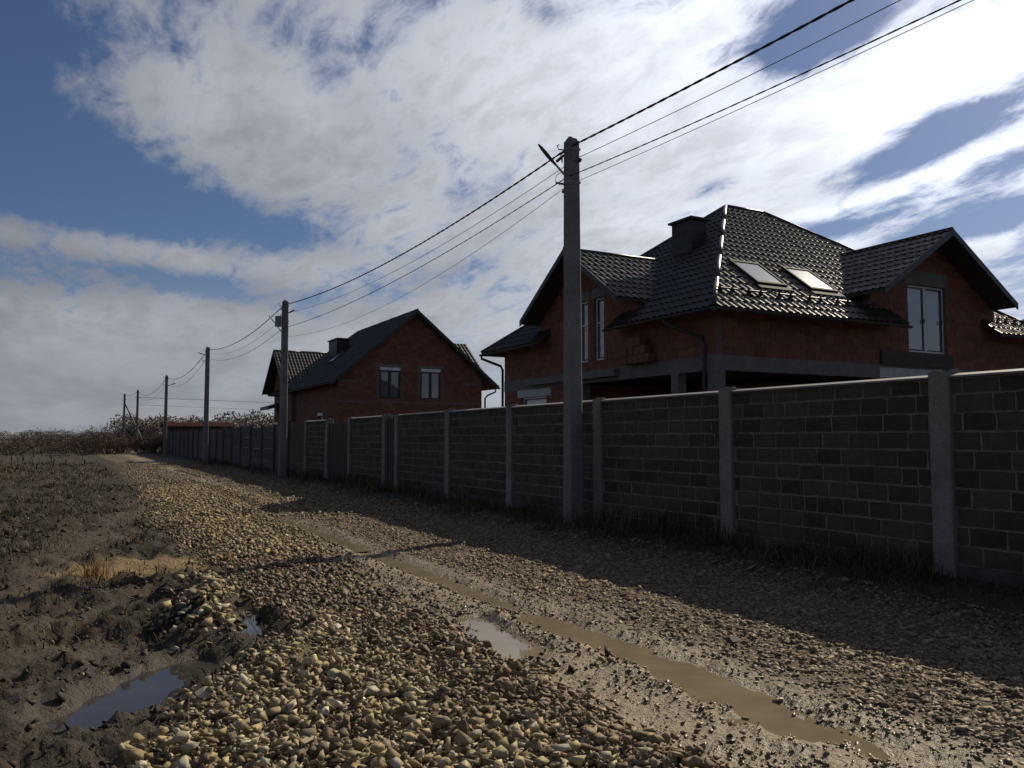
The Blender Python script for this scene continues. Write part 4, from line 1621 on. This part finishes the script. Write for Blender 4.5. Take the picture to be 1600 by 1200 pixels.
# dark wet stones left of the ruts
x, y, f = pts_in(48000, .9, 3.7, 5.0, 40, lambda x, y, f: f['road'] * (1 - f['heap']) * (1 - np.clip(f['p1'] + f['p2'] + f['pb'], 0, 1)) * (1 - .9 * f['mud']), r_)
n = len(x)
size = np.clip(r_.lognormal(-3.2, .44, n), .016, .11)
pale = np.clip(f['mid'] + f['far'] + .8 * (r_.uniform(0, 1, n) < .10), 0, 1)[:, None]
scatter('gravel', x, y, size, tints(n, YEL[:5] + BRN, r_) * pale + (1 - pale) * tints(n, BRN + DRK[:2], r_), .35 * (1 - pale[:, 0]), .05 * np.ones(n), 'mixed gravel strip between the field and the wheel ruts', seed=5, tilt=.6, HULL=HULL_CRUMB)
# pale patch farther along the lane
x, y, f = pts_in(22000, 1.2, 5.2, 11, 34, lambda x, y, f: np.clip(f['mid'] + f['far'], 0, 1) * (1 - .7 * f['rut1']), r_)
n = len(x)
size = np.clip(r_.lognormal(-2.95, .40, n), .025, .12)
scatter('gravel', x, y, size, tints(n, YEL[:1] + YEL[3:5] + BRN, r_), .1 * np.ones(n), np.zeros(n), 'pale yellow gravel patch farther along the lane', seed=6, tilt=.7, HULL=HULL_CRUMB)
# bank of stones beside the narrow puddle
x, y, f = pts_in(2600, .5, 1.7, 6.6, 9.4, lambda x, y, f: f['bank'] * (1 - f['pb']) * (1 - f['pa']), r_)
n = len(x)
size = np.clip(r_.lognormal(-2.75, .4, n), .03, .15)
scatter('gravel', x, y, size, tints(n, YEL + BRN[:2], r_), .15 * np.ones(n), -.2 * np.ones(n), 'low bank of stones left of the narrow puddle', seed=7, tilt=.8)
# clods and crumbs in the field
x, y, f = pts_in(60000, -10, 2.2, 3.2, 24, lambda x, y, f: (1 - f['road']) * (1 - .85 * f['tan']) * (1 - .92 * f['track']) * (1 - np.clip(f['pa'] * 1.2, 0, 1)) * (.30 + .70 * sm(fbm(x * .9, y * .9, 3, 71), .46, .6)), r_)
n = len(x)
size = np.clip(r_.lognormal(-3.95, .55, n), .008, .08) * (1 + .05 * y)
pale = (r_.uniform(0, 1, n) < .03)[:, None]
scatter('clods', x, y, size, np.where(pale, tints(n, YEL, r_), tints(n, DRK, r_)), .1 * np.ones(n), .1 * np.ones(n), 'dark clods of churned earth over the field', seed=8, mat='stone', tilt=.7, HULL=HULL_CRUMB)

# a few large stones one can point at
for i, (sx_, sy_, s_, lab) in enumerate(((4.62, 5.02, .17, 'large dark stone lying on the brown gravel right of the ruts'), (1.05, 4.02, .15, 'large buff stone at the lower edge of the pale heap'),
                                         (.72, 5.1, .14, 'pale stone on the rim of the dark puddle'), (7.1, 7.4, .16, 'grey stone in the shade near the fence foot'))):
    V, F = HULL[i * 5 + 2]
    a = i * 1.3
    z_ = float(height(np.array([sx_]), np.array([sy_]))[0])
    mb = MB()
    mb.add([(sx_ + (p[0] * math.cos(a) - p[1] * math.sin(a)) * s_ * .5, sy_ + (p[0] * math.sin(a) + p[1] * math.cos(a)) * s_ * .5, z_ + .05 + p[2] * s_ * .5) for p in V], [tuple(q) for q in F])
    m_ = rough_mat('stone_%s' % 'abcd'[i], *(((.06, .05, .042), (.09, .075, .06)), ((.36, .28, .18), (.44, .36, .24)), ((.4, .35, .26), (.5, .44, .33)), ((.2, .19, .18), (.28, .27, .25)))[i], 20., .85, .5, .006)
    tag(mb.build('stone', m_), lab, 'stone', 'large loose stones on the lane')


# ------------------------------------------------------------------ grass, weeds, brush
def blades(name, x, y, h, wid, tint, label, lean=.5, seed=1, zoff=0.):
    """thin bent blades, two triangles pairs each"""
    r = np.random.default_rng(seed)
    n = len(x)
    z = height(x, y) - .01 + zoff
    a = r.uniform(0, 2 * np.pi, n)
    b = r.uniform(0, 2 * np.pi, n)
    ln = np.abs(r.normal(0, lean, n)) * h
    ox, oy = np.cos(a) * wid * .5, np.sin(a) * wid * .5
    lx, ly = np.cos(b) * ln, np.sin(b) * ln
    V = np.empty((n, 5, 3))
    V[:, 0] = np.stack([x - ox, y - oy, z], -1)
    V[:, 1] = np.stack([x + ox, y + oy, z], -1)
    V[:, 2] = np.stack([x + lx * .35 + ox * .8, y + ly * .35 + oy * .8, z + h * .6], -1)
    V[:, 3] = np.stack([x + lx * .35 - ox * .8, y + ly * .35 - oy * .8, z + h * .6], -1)
    V[:, 4] = np.stack([x + lx, y + ly, z + h * .97], -1)
    base = (np.arange(n) * 5)[:, None]
    F = np.concatenate([base + np.array([0, 1, 2]), base + np.array([0, 2, 3]), base + np.array([3, 2, 4])])
    T = np.repeat(tint, 5, 0)
    o = fast_mesh(name, V.reshape(-1, 3), F, M['leaf'], {'tint': ('FLOAT_COLOR', np.c_[T, np.ones(len(T))])})
    return tag(o, label, kind='stuff')


GRN = [(.036, .042, .018), (.046, .05, .022), (.058, .054, .025), (.028, .032, .014)]
DRY = [(.19, .14, .075), (.15, .105, .06), (.23, .17, .09), (.11, .08, .05)]
x, y, f = pts_in(230000, -22, 1.8, 3.6, 60, lambda x, y, f: (1 - f['road']) * (1 - .9 * f['tan']) * (1 - .9 * f['track']) * (1 - f['pa']) * sm(fbm(x * .8, y * .8, 4, 81), .44, .60) * (.45 + .55 * sm(y, 6, 12)), r_)
n = len(x)
dry = (r_.uniform(0, 1, n) < .22 + .2 * sm(y, 20, 45))[:, None]
blades('field_grass', x, y, r_.uniform(.02, .085, n) * (1 + .025 * y), r_.uniform(.004, .008, n) * (1 + .08 * y), np.where(dry, tints(n, DRY, r_), tints(n, GRN, r_)), 'short dark grass growing in patches over the muddy field', .9, 11)
x, y, f = pts_in(26000, -9, 1.9, 3.0, 26, lambda x, y, f: (1 - f['road']) * (1 - f['pa']) * (1 - f['pb']) * (.2 + .8 * sm(fbm(x * 1.4, y * 1.4, 3, 85), .42, .6)), r_)
n = len(x)
blades('dead_grass', x, y, r_.uniform(.012, .035, n), r_.uniform(.003, .006, n) * (1 + .05 * y), tints(n, DRY + GRN, r_) * .6, 'flattened dead grass and straw lying on the mud', 3.0, 16)
# weeds at the fence foot
x, y, f = pts_in(60000, 6.7, 8.45, 2.5, 60, lambda x, y, f: f['verge'] * (.25 + .75 * sm(fbm(x * 1.1, y * 1.1, 3, 91), .4, .6)) * (.4 + .6 * sm(x, 7.3, 8.2)), r_)
n = len(x)
blades('verge_weeds', x, y, r_.uniform(.03, .15, n) * (.4 + 3.4 * sm(fbm(x * 1.3, y * 1.3, 3, 93), .42, .75)), r_.uniform(.004, .009, n) * (1 + .05 * y), tints(n, GRN + DRY, r_) * .7, 'dark weeds and grass along the foot of the fence', 1.0, 12)
# rough grass along the horizon
x, y = r_.uniform(-260, 30, 30000), r_.uniform(45, 320, 30000)
k = (x < 1.0 + .0 * y) & (fbm(x * .06, y * .06, 3, 95) > .36) & (np.hypot(x, y) > 45)
x, y = x[k], y[k]
n = len(x)
blades('rough_pasture', x, y, r_.uniform(.2, .65, n), r_.uniform(.03, .09, n), tints(n, DRY + GRN, r_) * .75, 'brownish rough pasture reaching the horizon on the left', .4, 13)
# dry tuft beside the tan sandy patch
x, y = r_.normal(.30, .07, 260), r_.normal(10.55, .08, 260)
blades('dry_tuft', x, y, r_.uniform(.1, .24, 260), np.full(260, .007), tints(260, [(.36, .22, .10), (.30, .19, .09)], r_), 'small orange tuft of dry grass beside the sandy patch', .5, 14)
# a few dead stalks at the lower left
x, y = r_.normal(.55, .08, 14), r_.normal(4.75, .12, 14)
blades('dead_stalks', x, y, r_.uniform(.12, .26, 14), np.full(14, .0028), tints(14, DRY, r_) * 1.5, 'thin dead stalks among the stones at the lower left', .6, 15)


def bush(x, y, h, wdt, n, mat, label, seed, group='leafless bushes beyond the field'):
    r = random.Random(seed)
    B = thing('bush', label, 'bush', (x, y, 0), group)
    z0 = float(height(np.array([x]), np.array([y]))[0])
    st, tw = MB(), MB()
    for i in range(n):
        a = r.uniform(0, 6.283)
        rad = wdt * .5 * r.random() ** .6
        hh = h * r.uniform(.55, 1.) * (1 - .35 * (rad / (wdt * .5)) ** 2)
        p0 = Vector((x + math.cos(a) * rad * .35, y + math.sin(a) * rad * .35, z0 - .05))
        p2 = Vector((x + math.cos(a) * rad, y + math.sin(a) * rad, z0 + hh))
        p1 = p0.lerp(p2, .5) + Vector((r.uniform(-.1, .1), r.uniform(-.1, .1), .08 * hh))
        st.tube([p0, p1, p2], [.022, .016, .006], 3, False)
        for k in range(9):
            t = r.uniform(.25, 1)
            q = (p0.lerp(p1, t * 2) if t < .5 else p1.lerp(p2, t * 2 - 1))
            e = q + Vector((r.gauss(0, .22), r.gauss(0, .22), r.uniform(.05, .4))) * (h / 2.2)
            tw.tube([q, e], [.010, .004], 3, False)
            m = q.lerp(e, .6)
            for _ in range(2):
                c = m + Vector((r.gauss(0, .09), r.gauss(0, .09), r.gauss(0, .09)))
                s = r.uniform(.03, .07)
                d1 = Vector((r.gauss(0, 1), r.gauss(0, 1), r.gauss(0, 1))).normalized() * s
                d2 = Vector((r.gauss(0, 1), r.gauss(0, 1), r.gauss(0, 1))).normalized() * s
                tw.add([c - d1, c + d2, c + d1, c - d2], [(0, 1, 2, 3)])
    st.build('stems', M[mat], B)
    tw.build('twigs', M[mat], B)
    return B


def pix(px, Y):
    """ground point at camera depth Y under image column px of the photograph (only used for measuring far plants)"""
    X = (px - 800) / 1300 * Y
    return X * .88321 + Y * .46898, -X * .46898 + Y * .88321


for i, (px, Y, h, wd_, n, mat, lab) in enumerate((
        (140, 78, 2.6, 5.0, 80, 'bark', 'bare bush left of the reddish thicket at the end of the lane'),
        (152, 92, 3.4, 5.0, 80, 'bark', 'tallest bare bush behind the end of the lane'),
        (172, 84, 2.3, 4.5, 90, 'red_twig', 'reddish thicket where the lane bends away'),
        (192, 90, 2.0, 4.5, 90, 'red_twig', 'reddish bush just left of the propped pole'),
        (228, 88, 1.9, 4.2, 80, 'red_twig', 'reddish bush between the brush poles'),
        (243, 84, 2.2, 4.0, 80, 'bark', 'dry bush at the corner of the far fence'),
        (70, 88, 2.7, 6.0, 70, 'bark', 'thin bare bush standing in the left pasture'),
        (90, 96, 2.6, 5.0, 70, 'bark', 'bare bush right of the thin one in the left pasture'),
        (18, 80, 2.0, 5.0, 70, 'bark', 'low bare bush near the left edge'),
        (110, 84, 1.7, 6.0, 80, 'bark', 'low spreading bush in the middle of the left pasture'))):
    bx_, by_ = pix(px, Y)
    bush(bx_, by_, h, wd_, n, M and mat, lab, 50 + i)


# far-off wood on the horizon, one mass
def wood():
    r = np.random.default_rng(77)
    cs, cr = [], []
    for px, Y, h in [(p, 330 + 60 * math.sin(p * .7), 8.5 + 2.0 * math.sin(p * .13) + r.uniform(-1, 1)) for p in range(196, 455, 5)] + \
                    [(p, 150, 3.5 + 1.2 * math.sin((p - 190) / 70 * math.pi)) for p in range(203, 262, 6)] + \
                    [(p, 520, 6 + r.uniform(-2, 1)) for p in range(-60, 200, 7)] + [(p, 500, 11 + r.uniform(-2, 1)) for p in range(455, 1750, 12)]:
        X, Y_ = pix(px, Y)
        m = 700 if px < 455 else 70
        d = r.normal(size=(m, 3))
        d /= np.linalg.norm(d, axis=1)[:, None]
        d *= r.uniform(.6, 1.05, (m, 1))
        wv = h * .62
        c = np.stack([X + d[:, 0] * wv, Y_ + d[:, 1] * wv, h * .52 + d[:, 2] * h * .5], -1)
        cs.append(c)
        cr.append(np.full(m, h * (.032 if px < 455 else .10)))
    C, S = np.vstack(cs), np.concatenate(cr)
    n = len(C)
    d1 = r.normal(size=(n, 3))
    d1 /= np.linalg.norm(d1, axis=1)[:, None]
    d2 = np.cross(d1, r.normal(size=(n, 3)))
    d2 /= np.linalg.norm(d2, axis=1)[:, None]
    d1 *= S[:, None]
    d2 *= S[:, None]
    V = np.stack([C - d1, C - d2, C + d1, C + d2], 1).reshape(-1, 3)
    F = np.arange(n * 4).reshape(-1, 4)
    T = np.repeat(tints(n, [(.20, .17, .145), (.22, .185, .155), (.18, .16, .14), (.23, .185, .15)], r), 4, 0)  # haze is put into the colour: leaf tints kept light and greyish
    o = fast_mesh('distant_wood', V, F, M['leaf'], {'tint': ('FLOAT_COLOR', np.c_[T, np.ones(len(T))])})
    tag(o, 'brown autumn wood along the horizon beyond the fence', kind='stuff')


wood()

# long low white shed far away on the left
hx_, hy_ = pix(92, 420)
S = thing('farm_shed', 'long low white shed far off on the left horizon', 'shed', (hx_, hy_, 0))
mb = MB()
mb.box(hx_ - 6, hx_ + 6, hy_ - 3, hy_ + 3, 0, 3.6)
mb.build('wall', M['far_white'], S)
mb = MB()
mb.prism([(hx_ - 6.3, hy_ - 3.3, 3.6), (hx_ - 6.3, hy_ + 3.3, 3.6), (hx_ - 6.3, hy_, 4.6)], (12.6, 0, 0))
mb.build('roof', M['galv'], S)
